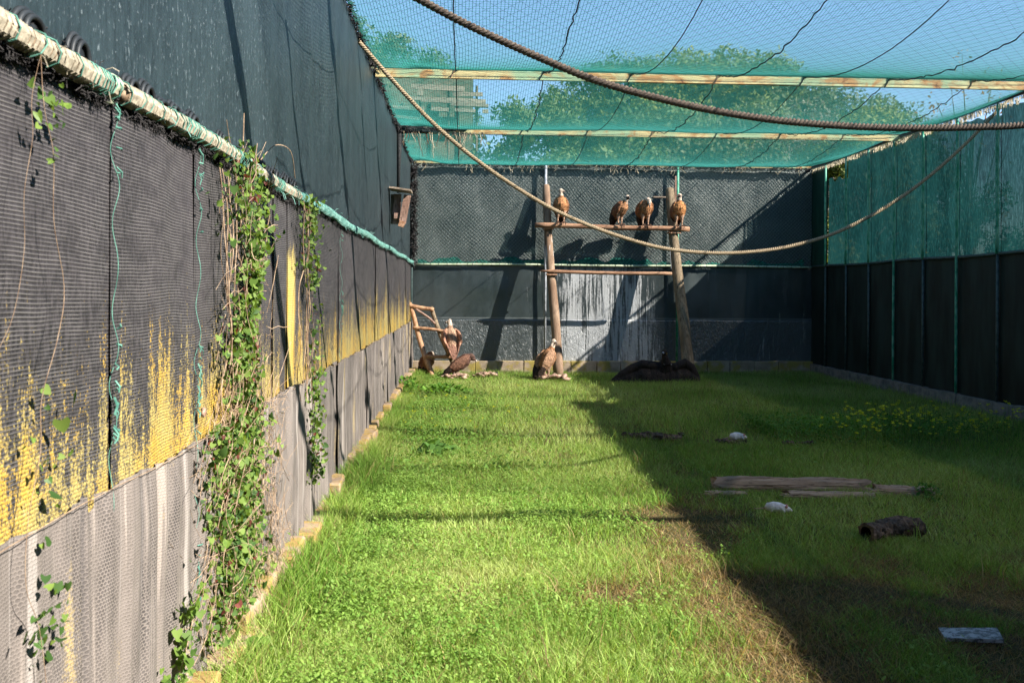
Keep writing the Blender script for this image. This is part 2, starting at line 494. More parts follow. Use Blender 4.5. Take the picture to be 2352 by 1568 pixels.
def mat_stone(name, base, base2, lichen):
    m = Mat(name, 0.9, 0.2)
    n = m.noise(5, 5, 0.65); g = m.noise(45, 3, 0.6)
    c = m.mix(m.ramp(n, 0.3, 0.7), base, base2)
    y = m.ramp(m.math('ADD', m.noise(3.2, 4, 0.6, loc=(2, 2, 2)), m.math('MULTIPLY', g, 0.15)), 0.52, 0.64, 0, 0.85)
    c = m.mix(y, c, lichen)
    return m.color(c).bump(m.math('ADD', n, m.math('MULTIPLY', g, 0.4)), 0.6, 0.015).m
M['kerb'] = mat_stone('lichened_sandstone', (0.26, 0.18, 0.12), (0.42, 0.31, 0.22), (0.36, 0.24, 0.07))
M['block'] = mat_stone('lichened_block', (0.30, 0.23, 0.16), (0.48, 0.38, 0.28), (0.36, 0.28, 0.06))
M['block_grey'] = simple('grey_concrete_block', (0.12, 0.12, 0.11), (0.24, 0.22, 0.20), 7, 0.9).m

def foliage(name, f=0.45, rough=0.6):
    m = Mat(name, rough, 0.25)
    c = m.attr()
    m.color(c)
    t = m.mix(1.0, c, (1.15, 1.08, 0.55), 'MULTIPLY')
    m.translucent(t, f)
    return m.m
M['leaf'] = foliage('grass_and_leaf')
M['tree_leaf'] = foliage('tree_leaf', 0.3)
M['stem'] = simple('dry_vine_stem', (0.14, 0.085, 0.05), (0.34, 0.25, 0.17), 25, 0.9).m
M['vine_leaf'] = simple('vine_leaf_green', (0.09, 0.17, 0.025), (0.18, 0.27, 0.05), 3, 0.5, bump=0).translucent((0.22, 0.40, 0.03), 0.4).m
M['vine_leaf_dark'] = simple('vine_leaf_deep_green', (0.04, 0.09, 0.02), (0.08, 0.15, 0.035), 3, 0.5, bump=0).translucent((0.10, 0.24, 0.02), 0.35).m
M['vine_dead'] = simple('dark_red_dead_leaf', (0.06, 0.012, 0.015), (0.17, 0.05, 0.03), 20, 0.8, bump=0).m
M['trunk'] = simple('tree_bark', (0.05, 0.035, 0.025), (0.15, 0.11, 0.08), 12, 0.9, (1, 1, .3), bump=0.6).m
M['white_fur'] = simple('white_fur', (0.55, 0.50, 0.47), (0.80, 0.77, 0.74), 40, 0.9, (1, 1, 1), bump=0.8).m
M['pink'] = Mat('pink_skin', 0.6, 0.3).color((0.55, 0.25, 0.22)).m
M['carcass'] = simple('dried_hide_scraps', (0.20, 0.11, 0.07), (0.52, 0.36, 0.28), 14, 0.8, bump=0.8).m
M['snail'] = simple('brown_snail_shell', (0.16, 0.09, 0.06), (0.36, 0.24, 0.18), 40, 0.5).m

def mat_slab():
    m = Mat('mottled_white_slab', 0.4, 0.5)
    n = m.noise(45, 4, 0.7, (0.6, 1, 1))
    return m.color(m.mix(m.ramp(n, 0.42, 0.58), (0.07, 0.07, 0.07), (0.42, 0.41, 0.40))).m
M['slab'] = mat_slab()

def mat_ground():
    m = Mat('soil_under_grass', 0.95, 0.1)
    n = m.noise(2.5, 6, 0.7); g = m.noise(40, 4, 0.7)
    c = m.mix(m.ramp(n, 0.35, 0.65), (0.060, 0.075, 0.020), (0.11, 0.085, 0.040))
    c = m.mix(m.ramp(g, 0.5, 0.7, 0, 0.6), c, (0.16, 0.13, 0.065))
    return m.color(c).bump(g, 0.8, 0.03).m
M['ground'] = mat_ground()

def mat_feather2():
    m = Mat('feathers', 0.75, 0.2)
    c = m.attr()
    v = m.n('TexVoronoi'); v.feature = 'DISTANCE_TO_EDGE'
    m.put(v.inputs['Vector'], m.vec((1, 1, 0.55)))
    v.inputs['Scale'].default_value = 26
    ed = m.ramp(v.outputs['Distance'], 0.0, 0.10, 0, 1)
    st = m.noise(60, 3, 0.7, (1, 1, 0.25))
    c2 = m.mix(1.0, c, m.mix(ed, (0.40, 0.37, 0.35), (1.25, 1.20, 1.15)), 'MULTIPLY')
    c2 = m.mix(1.0, c2, m.mix(m.ramp(st, 0.3, 0.7), (0.68, 0.66, 0.64), (1.25, 1.22, 1.18)), 'MULTIPLY')
    return m.color(c2).bump(m.math('ADD', ed, st), 0.6, 0.012).m
M['feather'] = mat_feather2()

def tone(mat, f):
    """scale the reflectance of a finished material"""
    nt = mat.node_tree
    for nd in list(nt.nodes):
        key = {'BSDF_PRINCIPLED': 'Base Color', 'BSDF_TRANSLUCENT': 'Color'}.get(nd.type)
        if not key: continue
        sock = nd.inputs[key]
        if sock.is_linked:
            src = sock.links[0].from_socket
            mx = nt.nodes.new('ShaderNodeMix'); mx.data_type = 'RGBA'; mx.blend_type = 'MULTIPLY'
            mx.inputs['Factor'].default_value = 1.0
            nt.links.new(src, mx.inputs[6]); mx.inputs[7].default_value = (f, f, f, 1)
            nt.links.new(mx.outputs[2], sock)
        else:
            c = sock.default_value; sock.default_value = (c[0] * f, c[1] * f, c[2] * f, 1)
for k_, f_ in (('lower_left', .80), ('base_net', .88), ('upper_left', .66), ('back_upper', .78), ('back_lower', .62), ('right_upper', .52), ('right_lower', .7),
               ('dark_green', .6), ('tree_leaf', .8), ('feather', .85), ('post', .85), ('post_stained', .85), ('bar', .85), ('beam', .85), ('kerb', .8), ('block', .8),
               ('plank', .9), ('rope_tan', .85), ('cord_teal', .7), ('cord_beige', .85), ('black_rag', .6), ('ground', .8), ('vine_leaf', .95), ('pipe_green', .7)):
    tone(M[k_], f_)
# ------------------------------------------------------------------ ground
def ground_z(x, y):
    return (fbm(np.asarray(x) * 0.8 + 3, np.asarray(y) * 0.8, 2) - 0.5) * 0.07

def make_ground():
    xs = np.concatenate([[-400, -60, -10, -3], np.linspace(-1.6, 9, 54), [12, 20, 60, 400]])
    ys = np.concatenate([[-400, -40, -5, 0], np.linspace(1.5, 21, 98), [24, 30, 80, 400]])
    Xg, Yg = np.meshgrid(xs, ys, indexing='ij')
    inside = ((Xg > -1.7) & (Xg < 9.1) & (Yg > 1) & (Yg < 21.1))
    Zg = np.where(inside, ground_z(Xg, Yg), 0.0)
    V = np.stack([Xg, Yg, Zg], -1).reshape(-1, 3)
    ny = len(ys)
    i, j = np.meshgrid(np.arange(len(xs) - 1), np.arange(ny - 1), indexing='ij')
    a = (i * ny + j).ravel()
    F = np.stack([a, a + ny, a + ny + 1, a + 1], 1)
    np_mesh('ground', V, F, M['ground'], smooth=True, kind='structure')
make_ground()

# ------------------------------------------------------------------ cloth sheets
def sheet(name, mat, parent, u0, u1, z0, z1, plane, axis='y', res=0.06, amp=0.012, fold=0.3, sag=0.0,
          edge_noise=0.0, smooth=True, seed=0.0, bottom_noise=0.0, top_fn=None, uv=False, curl=0.0, **kw):
    """a hanging cloth in the plane x=plane (axis 'y') or y=plane (axis 'x'); edge lines uneven"""
    nu = max(2, int(abs(u1 - u0) / res)); nz = max(2, int((z1 - z0) / max(res, 0.05)))
    u = np.linspace(u0, u1, nu + 1); t = np.linspace(0, 1, nz + 1)
    U, T = np.meshgrid(u, t, indexing='ij')
    zt = z1 - sag * np.abs(np.sin((U - u0) / max(1e-3, (u1 - u0)) * math.pi)) + edge_noise * (vnoise(U * 5 + seed, U * 0 + 3) - 0.5)
    if top_fn is not None: zt = top_fn(U, zt)
    zb = z0 + bottom_noise * (vnoise(U * 7 + seed, U * 0 + 9) - 0.5)
    Z = zb + (zt - zb) * T
    off = amp * (fbm(U * 1.0 / fold + seed, Z * 0.35, 3) - 0.5) * 2 + amp * 0.6 * (fbm(U * 1.5 + seed, Z * 1.5, 2) - 0.5) * 2
    if curl: off = off + curl * np.exp(-((U - u0) / 0.06) ** 2) * (0.4 + vnoise(Z * 3 + seed, Z * 0))
    if axis == 'y': V = np.stack([plane + off, U, Z], -1)
    else: V = np.stack([U, plane - off, Z], -1)
    V = V.reshape(-1, 3)
    n2 = nz + 1
    i, j = np.meshgrid(np.arange(nu), np.arange(nz), indexing='ij')
    a = (i * n2 + j).ravel()
    F = np.stack([a, a + n2, a + n2 + 1, a + 1], 1)
    return np_mesh(name, V, F, mat, parent=parent, smooth=smooth, **kw)

def fibres(mb, c, n, L, r):
    c = Vector(c)
    for i in range(n):
        p = c + Vector((random.gauss(0, L * .4), random.gauss(0, L * .6), random.gauss(0, L * .35)))
        d = Vector((random.uniform(-1, 1), random.uniform(-1, 1), random.uniform(-1, 1))).normalized() * L * random.uniform(.4, 1)
        e = Vector((random.uniform(-1, 1), random.uniform(-1, 1), random.uniform(-1, .4))).normalized() * L * .5
        mb.tube([p, p + d * .6, p + d + e], r * random.uniform(.6, 1.4), 3, caps=False)
# ------------------------------------------------------------------ LEFT WALL
left = empty('shade_cloth_wall', (XL, 10, 0), label='long sunlit wall of black netting blotched with yellow under blue-green shade cloth', cat='wall')
left.location = (0, 0, 0)
seams = [0.5, 3.03, 3.96, 4.62, 5.55, 6.0, 7.2, 8.5, 10.1, 12.0, 14.2, 16.6, 18.5, YB]
sheet('backing_sheet', M['black_rag'], left, -1.5, YB + 0.1, 0.0, ZT + 0.0, XL - 0.11, res=0.4, amp=0.004)
for k in range(len(seams) - 1):
    a, b = seams[k], seams[k + 1]
    sheet('cloth_panel', M['lower_left'], left, a, b + 0.07, 1.18, 2.58, XL + 0.004 * (k % 2), res=0.045,
          amp=0.016, fold=0.35, seed=k * 3.3, bottom_noise=0.05, curl=0.004)
bseams = [0.5, 5.2, 6.1, 8.2, 10.8, 13.5, 16.8, YB]
for k in range(len(bseams) - 1):
    a, b = bseams[k], bseams[k + 1]
    sheet('net_panel', M['base_net'], left, a, b + 0.10, 0.08, 1.22, XL + 0.035 + 0.006 * (k % 2), res=0.022 if b < 9 else 0.04,
          amp=0.042, fold=0.075, seed=k * 5.1 + 40, edge_noise=0.035, bottom_noise=0.08)
    # hem cord
    mb = MB()
    mb.tube([(XL + 0.055 + 0.004 * math.sin(t * 30), a + (b - a) * t, 1.222 + 0.012 * math.sin(t * 17 + k)) for t in np.linspace(0, 1, 14)], 0.0018, 4)
    mb.build('hem_cord', M['stem'], left)
UPS = [-0.5, YB]
for k in range(len(UPS) - 1):
    sheet('shade_cloth', M['upper_left'], left, UPS[k], UPS[k + 1] + 0.12, 2.60, ZT + 0.02, XL - 0.03 + 0.008 * (k % 2), res=0.07,
          amp=0.022, fold=0.28, seed=k * 7.7 + 80)
# wrapped top rail in lengths
for (a, b, cm, name) in ((1.0, 2.98, 'cord_beige', 'wrapped_rail'), (3.06, 6.25, 'cord_beige', 'wrapped_rail'), (6.25, YB, 'cord_teal', 'wrapped_rail')):
    mb = MB()
    zr = lambda y: 2.60 + 0.012 * math.sin(y * 1.9)
    n = int((b - a) / 0.25) + 2
    mb.tube([(XL + 0.03, a + (b - a) * t, zr(a + (b - a) * t)) for t in np.linspace(0, 1, n)], 0.030, 10)
    rail = mb.build(name, M['stem' if b < 7 else cm], left, smooth=True)
    mb = MB()
    pitch = 0.021 if b < 7 else 0.04
    turns = int((b - a) / pitch)
    pts = []
    for i in range(turns * 8 + 1):
        th = 2 * math.pi * i / 8
        y = a + (b - a) * i / (turns * 8) + 0.006 * math.sin(i * 0.13)
        rr = 0.0335 + 0.003 * math.sin(i * 0.031)
        pts.append((XL + 0.03 + rr * math.cos(th), y, zr(y) + rr * math.sin(th)))
    mb.tube(pts, 0.0075 if b < 7 else 0.006, 4)
    mb.build('cord_winding', M[cm], rail)
    if b < 7:
        mb = MB()
        y = a
        while y < b:
            sl_ = random.uniform(-0.02, 0.02)
            mb.tube([(XL + 0.03 + 0.043 * math.cos(t), y + sl_ * math.sin(t), zr(y) + 0.043 * math.sin(t)) for t in np.linspace(0, 6.28, 9)], 0.0026, 4)
            y += random.uniform(0.04, 0.22) if (y % 0.9) > 0.25 else random.uniform(0.012, 0.04)
        mb.build('green_winding', M['cord_green'], rail)
    # loose frayed ends around the rail
    mb = MB()
    for i in range(int((b - a) * 16)):
        y = random.uniform(a, b); s0 = Vector((XL + 0.04, y, zr(y) + random.uniform(-0.03, 0.035)))
        d = Vector((random.uniform(0.0, 0.05), random.uniform(-0.05, 0.05), random.uniform(-0.05, 0.06)))
        mb.tube([s0, s0 + d * 0.6, s0 + d + Vector((0, 0, -0.02))], 0.0018, 3)
    mb.build('loose_cord', M['cord_teal' if random.random() < 0.6 or b > 7 else 'cord_beige'], rail, kind='stuff')
# clamp joint
mb = MB(); mb.tube([(XL + 0.03, 2.94, 2.60), (XL + 0.03, 3.0, 2.60)], 0.038, 10)
mb.tube([(XL + 0.015, 2.99, 2.54), (XL + 0.015, 2.99, 2.635)], 0.022, 8)
mb.build('pipe_clamp', M['pipe'], left, smooth=True)
# black mossy rag under and behind the rail
mb = MB()
for i in range(620):
    y = random.uniform(1.2, 20) if i > 300 else random.uniform(1.6, 6.5)
    fibres(mb, (XL + random.uniform(-0.01, 0.02), y, 2.556 + random.uniform(-0.01, 0.008) + 0.012 * math.sin(y * 1.9)), 16, 0.026, 0.0017)
for i in range(200):
    y = random.uniform(1.6, 6.5)
    fibres(mb, (XL - 0.02, y, 2.635 + random.uniform(0, 0.015)), 12, 0.026, 0.0017)
mb.build('black_rag_edge', M['black_rag'], left, kind='stuff')
# rounded black folds standing above the rail
yy = 1.5
while yy < 6.3:
    w = random.uniform(0.10, 0.19); h = random.uniform(0.06, 0.10)
    if random.random() < 0.8:
        mb = MB()
        for q in range(3):
            ww = w * (1 - 0.13 * q); x0 = XL - 0.015 + 0.014 * q
            mb.tube([(x0, yy + w / 2 - ww / 2 * math.cos(t), 2.625 + h * (1 - 0.14 * q) * math.sin(t)) for t in np.linspace(0, math.pi, 12)],
                    0.009, 6)
        mb.ball((XL - 0.012, yy + w / 2, 2.625), 1.0, (0.022, w * 0.44, h * 0.9), 16, 12)
        mb.build('rolled_fold', M['fold'], left, smooth=True)
    yy += w * random.uniform(0.9, 1.25)
# lacing cords down the panel joints
for y0, z0, z1 in ((3.03, 0.95, 2.55), (3.96, 0.5, 2.55), (8.5, 1.2, 2.5)):
    mb = MB()
    z = z1
    pts = []
    while z > z0:
        pts.append((XL + 0.025 + 0.012 * math.sin(z * 23), y0 + 0.008 * math.sin(z * 31) + 0.012 * math.sin(z * 4), z)); z -= 0.018
    mb.tube(pts, 0.0014, 4)
    for c in range(int((z1 - z0) * 26)):
        zc = random.uniform(z0, z1)
        if math.sin(zc * 7 + y0) < 0.1: continue
        p = Vector((XL + 0.03, y0 + 0.02 * math.sin(zc * 4), zc))
        q = p + Vector((0.012, random.uniform(-0.03, 0.03), random.uniform(-0.06, 0.02)))
        mb.tube([p, (p + q) / 2 + Vector((0.01, 0, 0)), q], random.uniform(0.002, 0.0045), 4)
    mb.build('lacing_cord', M['cord_green'], left)
fw = empty('sky_light_blocker', label='unseen black sheet wall added behind the viewer to hold back sky light', cat='wall')  # added out of view to cut sky light entering from behind the camera
sheet('black_sheet', M['right_lower'], fw, XL - 0.1, XR + 0.1, 0.0, ZT, -1.25, 'x', res=0.3, amp=0.02)
# stones of the kerb
kroot = empty('stone_kerb', label='low kerb of yellow lichened stones along the foot of the netting wall', cat='kerb')
y = 2.6; k = 0
while y < YB:
    L = random.uniform(0.34, 0.55)
    mb = MB()
    h = random.choice([0.10, 0.14, 0.19, 0.20]) if y > 3.9 else 0.19; wd = random.uniform(0.11, 0.17)
    mb.box((XL + 0.02 + wd / 2 - 0.02 + 0.02 * math.sin(k), y + L / 2, h / 2 - 0.03), (wd, L - 0.02, h + 0.06),
           Matrix.Rotation(random.uniform(-0.05, 0.05), 3, 'Z') @ Matrix.Rotation(random.uniform(-0.06, 0.06), 3, 'X'), jit=0.012)
    me = mb.mesh('kerb_stone')
    bm = bmesh.new(); bm.from_mesh(me)
    bmesh.ops.bevel(bm, geom=bm.edges[:], offset=0.014, segments=1, affect='EDGES')
    bm.to_mesh(me); bm.free()
    me.materials.append(M['kerb'])
    link('kerb_stone', me, kroot)
    y += L + (random.uniform(0.0, 0.04) if random.random() < 0.7 else 0.16); k += 1
# corner post and ragged black strip
mb = MB(); mb.tube([(XL + 0.0, YB - 0.10, 0.1), (XL + 0.02, YB - 0.1, ZT)], 0.035, 8)
mb.build('corner_post', M['pipe_dark'], left, smooth=True)
mb = MB()
for i in range(260):
    z = random.uniform(2.5, ZT)
    fibres(mb, (XL + random.uniform(0.0, 0.10), YB - 0.12, z), 6, 0.07, 0.008)
for i in range(600):
    y = random.uniform(6, YB)
    fibres(mb, (XL + random.uniform(-0.02, 0.02), y, ZT + random.uniform(-0.02, 0.02)), 5, 0.045, 0.006)
mb.build('ragged_edge', M['black_rag'], left, kind='stuff')
mb = MB()
b = (XL - 0.01, 16.05)
mb.tube([(XL + 0.00, 16.0, 3.75), (XL + 0.03, 16.0, ZT)], [0.02, 0.055], 8)
mb.build('black_post', M['cord_black'], left, smooth=True)

# snail
ps = at(426, 945, 4.02)
sn = MB()
pts = []; rad = []
for i in range(34):
    th = i * 0.42; r = 0.003 + 0.0135 * (i / 33) ** 1.2
    pts.append((XL + 0.045 + 0.012 * (1 - i / 33), 3.98 + r * math.cos(th), ps.z + r * math.sin(th))); rad.append(0.003 + 0.0085 * i / 33)
sn.tube(pts, rad, 7)
o = sn.build('snail', M['snail'], smooth=True)
tag(o, 'small brown snail shell stuck to the yellow blotched netting beside the vine', 'snail')

# ------------------------------------------------------------------ BACK WALL
back = empty('back_wall', label='back wall of green shade cloth behind diamond mesh with white streaked dark sheet below', cat='wall')
for k in range(3):
    a = XL + (XR - XL) * k / 3; b = XL + (XR - XL) * (k + 1) / 3
    sheet('shade_cloth', M['back_upper'], back, a - 0.15, b + 0.15, ZR + 0.02, ZT - 0.02, YB + 0.06 + 0.01 * k, 'x', res=0.06, amp=0.03, fold=0.5, seed=k * 3 + 200)
    sheet('lower_sheet', M['back_lower'], back, a - 0.10, b + 0.10, 0.27, ZR + 0.03, YB + 0.03 + 0.008 * k, 'x', res=0.05, amp=0.022, fold=0.35, seed=k * 3 + 230, bottom_noise=0.015)
sheet('cloth_edge', simple('frayed_green_cloth', (0.012, 0.11, 0.085), (0.03, 0.22, 0.17), 20, 0.8).m, back, XL + 0.15, XR - 0.2, ZR + 0.0, ZR + 0.12, YB + 0.01, 'x', res=0.05,
      amp=0.02, fold=0.1, seed=260, edge_noise=0.16)
# diamond mesh
mb = MB()
W = XR - XL; H = ZT - ZR - 0.04; z0 = ZR + 0.02
sp = 0.088
kk = 0
cst = -H
while cst < W + H:
    for sgn in (1, -1):
        if sgn == 1: x0_, x1_, za, zb = cst, cst + H, z0, z0 + H
        else: x0_, x1_, za, zb = cst, cst + H, z0 + H, z0
        lo = max(x0_, 0); hi = min(x1_, W)
        if hi - lo < 0.05: continue
        m_ = max(2, int((hi - lo) / 0.35))
        pts = []
        for q in range(m_ + 1):
            x = lo + (hi - lo) * q / m_
            z = za + (zb - za) * (x - x0_) / H
            yo = 0.012 * math.sin(x * 3 + z * 2) + random.uniform(-.003, .003)
            pts.append((XL + x + random.uniform(-.006, .006), YB - 0.035 + yo, z + 0.015 * math.sin(x * 2.1)))
        mb.tube(pts, 0.0048, 3, caps=False)
    cst += sp
mb.build('diamond_mesh', M['mesh_wire'], back)
mb = MB(); mb.tube([(x, YB - 0.04, ZR + 0.008 * math.sin(x * 1.3)) for x in np.linspace(XL + 0.1, XR, 24)], 0.025, 8)
rail = mb.build('mid_rail', M['pipe'], back, smooth=True)
mb = MB()
for i in range(46):
    x = XL + 0.25 + i * 0.208 + random.uniform(-0.05, 0.05)
    mb.tube([(x, YB - 0.04 + 0.03 * math.cos(t), ZR + 0.03 * math.sin(t)) for t in np.linspace(0, 2 * math.pi, 8)], 0.004, 4)
mb.build('tie_wires', M['cord_black'], rail)
mb = MB(); mb.tube([(XL, YB - 0.04, ZT + 0.0), (XR, YB - 0.04, ZT)], 0.03, 6); mb.build('top_rail', M['beam'], back)
# frayed tendrils hanging under the top rail
mb = MB()
for i in range(150):
    x = random.uniform(XL + 0.2, XR - 0.3)
    if math.sin(x * 4.1) + math.sin(x * 1.7) < -0.6: continue
    p = Vector((x, YB - 0.08, ZT - 0.01)); pts = [p]
    L = random.uniform(0.06, 0.24)
    for q in range(5):
        p = p + Vector((random.uniform(-0.045, 0.045), random.uniform(-0.01, 0.01), -L / 5 * random.uniform(0.4, 1.4))); pts.append(p)
    mb.tube(pts, random.uniform(0.003, 0.007), 4)
mb.build('frayed_fringe', M['fringe'], back, kind='stuff')
mb = MB(); 
for i in range(400):
    mb.ball((random.uniform(XL, XR), YB - 0.06, ZT - 0.05 + random.uniform(-0.03, 0.03)), random.uniform(0.015, 0.035), (1.6, 1, 0.8), 5, 3, jit=0.4)
mb.build('black_rag_edge', M['black_rag'], back, kind='stuff')
# upright pipes behind the perch
for (xa, mt, zb) in ((at(1253, 400, YB).x, 'pipe_grey', 0.2), (at(1555, 400, YB).x, 'pipe_green', 0.2)):
    mb = MB(); mb.tube([(xa, YB - 0.09, zb), (xa, YB - 0.09, ZT - 0.02)], 0.03, 8)
    mb.build('upright_pipe', M[mt], back, smooth=True)
# base course of blocks
y = 0; x = XL + 0.02
while x < XR - 0.05:
    L = min(random.uniform(0.42, 0.62), XR - x)
    mb = MB(); mb.box((x + L / 2, YB - 0.02 + random.uniform(-0.012, 0.012), 0.125), (L - 0.012, 0.20, 0.30 + random.uniform(-0.012, 0.012)), jit=0.006)
    me = mb.mesh('block'); bm = bmesh.new(); bm.from_mesh(me)
    bmesh.ops.bevel(bm, geom=bm.edges[:], offset=0.01, segments=1, affect='EDGES'); bm.to_mesh(me); bm.free()
    me.materials.append(M['block']); link('block', me, back)
    x += L

# ------------------------------------------------------------------ RIGHT WALL
right = empty('right_wall', label='shaded right wall of backlit teal shade cloth over black sheeting between green poles', cat='wall')
RY = [11.0, 12.95, 14.07, 15.15, 16.2, 17.25, 18.3, 19.35]
def topfn(U, zt): return zt
edges = [2.0, 5.0, 8.0, 11.0] + RY[1:]
for k in range(len(edges) - 1):
    a, b = edges[k], edges[k + 1]
    near = a < 10.9
    if a < 1: continue
    zt = 5.50 if near else ZT - 0.07
    if a > 18.2: zt = ZT - 0.42
    if 12.9 < a < 13: zt = ZT - 0.15
    sheet('teal_cloth', M['right_upper'], right, a, b + 0.02, ZR - 0.02, zt, XR + 0.03 + 0.006 * (k % 2), res=0.06, amp=0.03, fold=0.3, seed=k * 5 + 300, edge_noise=0.16 if not near else 0.02)
sheet('dark_green_cloth', M['dark_green'], right, 19.37, YB + 0.2, ZR, ZT - 0.05, XR + 0.02, res=0.06, amp=0.03, fold=0.15, seed=377)
for k in range(6):
    a = 2.0 + (YB - 2.0) * k / 6; b = 2.0 + (YB - 2.0) * (k + 1) / 6
    sheet('black_sheet', M['right_lower'], right, a, b + 0.15, 0.18, ZR + 0.0, XR + 0.015 + 0.005 * (k % 2), res=0.08, amp=0.02, fold=0.4, seed=k * 5 + 400)
sheet('solid_panel', M['right_lower'], right, -3.0, 2.02, 0.0, 5.55, XR + 0.02, res=0.3, amp=0.01)
pm = {0: 'pipe_green', 1: 'pipe_green', 2: 'pipe_green', 3: 'pipe_green', 4: 'pipe_green', 5: 'pipe_green'}
for i, yv in enumerate([3.5, 5.6, 7.7, 9.8, 11.9, 12.97, 14.07, 15.15, 16.2, 17.25, 18.3, 19.37]):
    full = i in (6, 8)
    mb = MB(); mb.tube([(XR - 0.035 + 0.004 * math.sin(t * 9 + i), yv + 0.006 * math.sin(t * 7 + i), (0.1 if full else ZR) + t * (ZT - 0.03 - (0.1 if full else ZR))) for t in np.linspace(0, 1, 8)], 0.024, 8)
    pole = mb.build('upright_pole', M['pipe_green'], right, smooth=True)
    if not full:
        mb = MB(); mb.tube([(XR - 0.02, yv, 0.1), (XR - 0.02, yv, ZR)], 0.024, 8); mb.build('lower_pole', M['pipe_dark'], right, smooth=True)
mb = MB(); mb.tube([(XR - 0.01, y, ZR + 0.012 * math.sin(y * 1.7)) for y in np.linspace(2, YB, 30)], 0.028, 8); mb.build('mid_rail', M['pipe_dark'], right, smooth=True)
mb = MB()
for i in range(900):
    y = random.uniform(11.5, YB)
    p = Vector((XR - 0.02 + random.uniform(-.02, .02), y, ZT - 0.03))
    mb.tube([p, p + Vector((random.uniform(-.02, .02), random.uniform(-.03, .03), -random.uniform(0.04, 0.12)))], random.uniform(0.003, 0.007), 3)
mb.build('frayed_fringe', M['fringe'], right, kind='stuff')
mb = MB(); mb.tube([(XR, 2, ZT + 0.02), (XR, YB, ZT + 0.02)], 0.035, 6); mb.build('top_rail', M['cord_black'], right)
y = 9.5
while y < YB:
    L = min(0.5, YB - y)
    mb = MB(); mb.box((XR + 0.02 + random.uniform(-.01, .01), y + L / 2, 0.09), (0.2, L - 0.012, 0.26 + random.uniform(-.02, .02)), jit=0.006)
    mb.build('block', M['block_grey'], right); y += L

# ------------------------------------------------------------------ ROOF
roof = empty('roof_net', label='sagging green roof netting stretched over rusty pale beams', cat='netting')
spans = [-0.4] + BEAMS + [YB - 0.04]
def roof_z(x, y):
    x = np.asarray(x, float); y = np.asarray(y, float)
    z = np.full(np.broadcast(x, y).shape, ZT + 0.055)
    for a, b in zip(spans[:-1], spans[1:]):
        t = np.clip((y - a) / (b - a), 0, 1)
        inside = (y >= a) & (y <= b)
        lx = np.clip((x - XL) / 0.8, 0, 1) * np.clip((XR - x) / 0.9, 0, 1)
        sagv = (0.30 + 0.10 * (vnoise(x * 0.7, y * 0 + a) - 0.5)) * 4 * t * (1 - t) * (0.25 + 0.75 * lx)
        z = np.where(inside, z - sagv, z)
    return z + 0.02 * (fbm(x * 0.9, y * 0.9, 2) - 0.5)

def strands(name, P, r, mat, nside=3, parent=roof, **kw):
    """P (n, m, 3) polylines -> prisms"""
    n, m, _ = P.shape
    T = np.gradient(P, axis=1)
    T /= np.linalg.norm(T, axis=2, keepdims=True)
    up = np.array([0, 0, 1.0])
    B = np.cross(T, up); B /= np.linalg.norm(B, axis=2, keepdims=True) + 1e-9
    A = np.cross(B, T)
    V = np.empty((n, m, nside, 3))
    for k in range(nside):
        th = 2 * math.pi * k / nside + math.pi / 2
        V[:, :, k] = P + A * (r * math.sin(th)) + B * (r * math.cos(th))
    idx = np.arange(n * m * nside).reshape(n, m, nside)
    nx = np.roll(idx, -1, axis=2)
    F = np.stack([idx[:, :-1], nx[:, :-1], nx[:, 1:], idx[:, 1:]], -1).reshape(-1, 4)
    return np_mesh(name, V.reshape(-1, 3), F, mat, parent=parent, **kw)

# lengthwise strands follow the sag, crosswise strands step between them
ny = 74
yl = np.linspace(4.5, YB, ny)
xl = np.arange(XL, XR + 0.01, 0.036)
XX, YY = np.meshgrid(xl, yl, indexing='ij')
XX = XX + 0.012 * (vnoise(YY * 3.0 + XX * 7, XX * 3) - 0.5) + 0.05 * (vnoise(XX * 0.8, YY * 0.8) - 0.5)
P = np.stack([XX, YY, roof_z(XX, YY)], -1)
strands('lengthwise_strands', P, 0.0025, M['net'])
yc = np.arange(4.5, YB, 0.036)
xc = np.linspace(XL, XR, 44)
YY2, XX2 = np.meshgrid(yc, xc, indexing='ij')
Yj = YY2 + 0.008 * (vnoise(XX2 * 4, YY2 * 11) - 0.5) + 0.10 * (vnoise(XX2 * 0.9 + 5, YY2 * 0.5) - 0.5)
P = np.stack([XX2, Yj, roof_z(XX2, Yj)], -1)
strands('crosswise_strands', P, 0.0023, M['net'])
# coarse diagonal mesh under the fine net
for sgn in (1, -1):
    n = int((XR - XL + 16) / 0.17)
    rows = []
    for i in range(n):
        c0 = -16 + i * 0.17
        yv = np.linspace(4.5, YB, 44)
        x = (XL + c0 + (yv - 4.5)) if sgn == 1 else (XR - c0 - (yv - 4.5))
        rows.append(np.stack([x, yv, roof_z(np.clip(x, XL, XR), yv) - 0.09], -1))
    Pm = np.array(rows)
    ok = []
    Vs, Fs = [], []
    # keep only pieces inside the walls
    n_, m_, _ = Pm.shape
    base = 0
    A = Pm[:, :-1].reshape(-1, 3); Bq = Pm[:, 1:].reshape(-1, 3)
    keep = (A[:, 0] >= XL) & (A[:, 0] <= XR) & (Bq[:, 0] >= XL) & (Bq[:, 0] <= XR)
    segs = np.stack([A[keep], Bq[keep]], 1)
    strands('diagonal_mesh', segs, 0.0011, M['mesh_wire'])
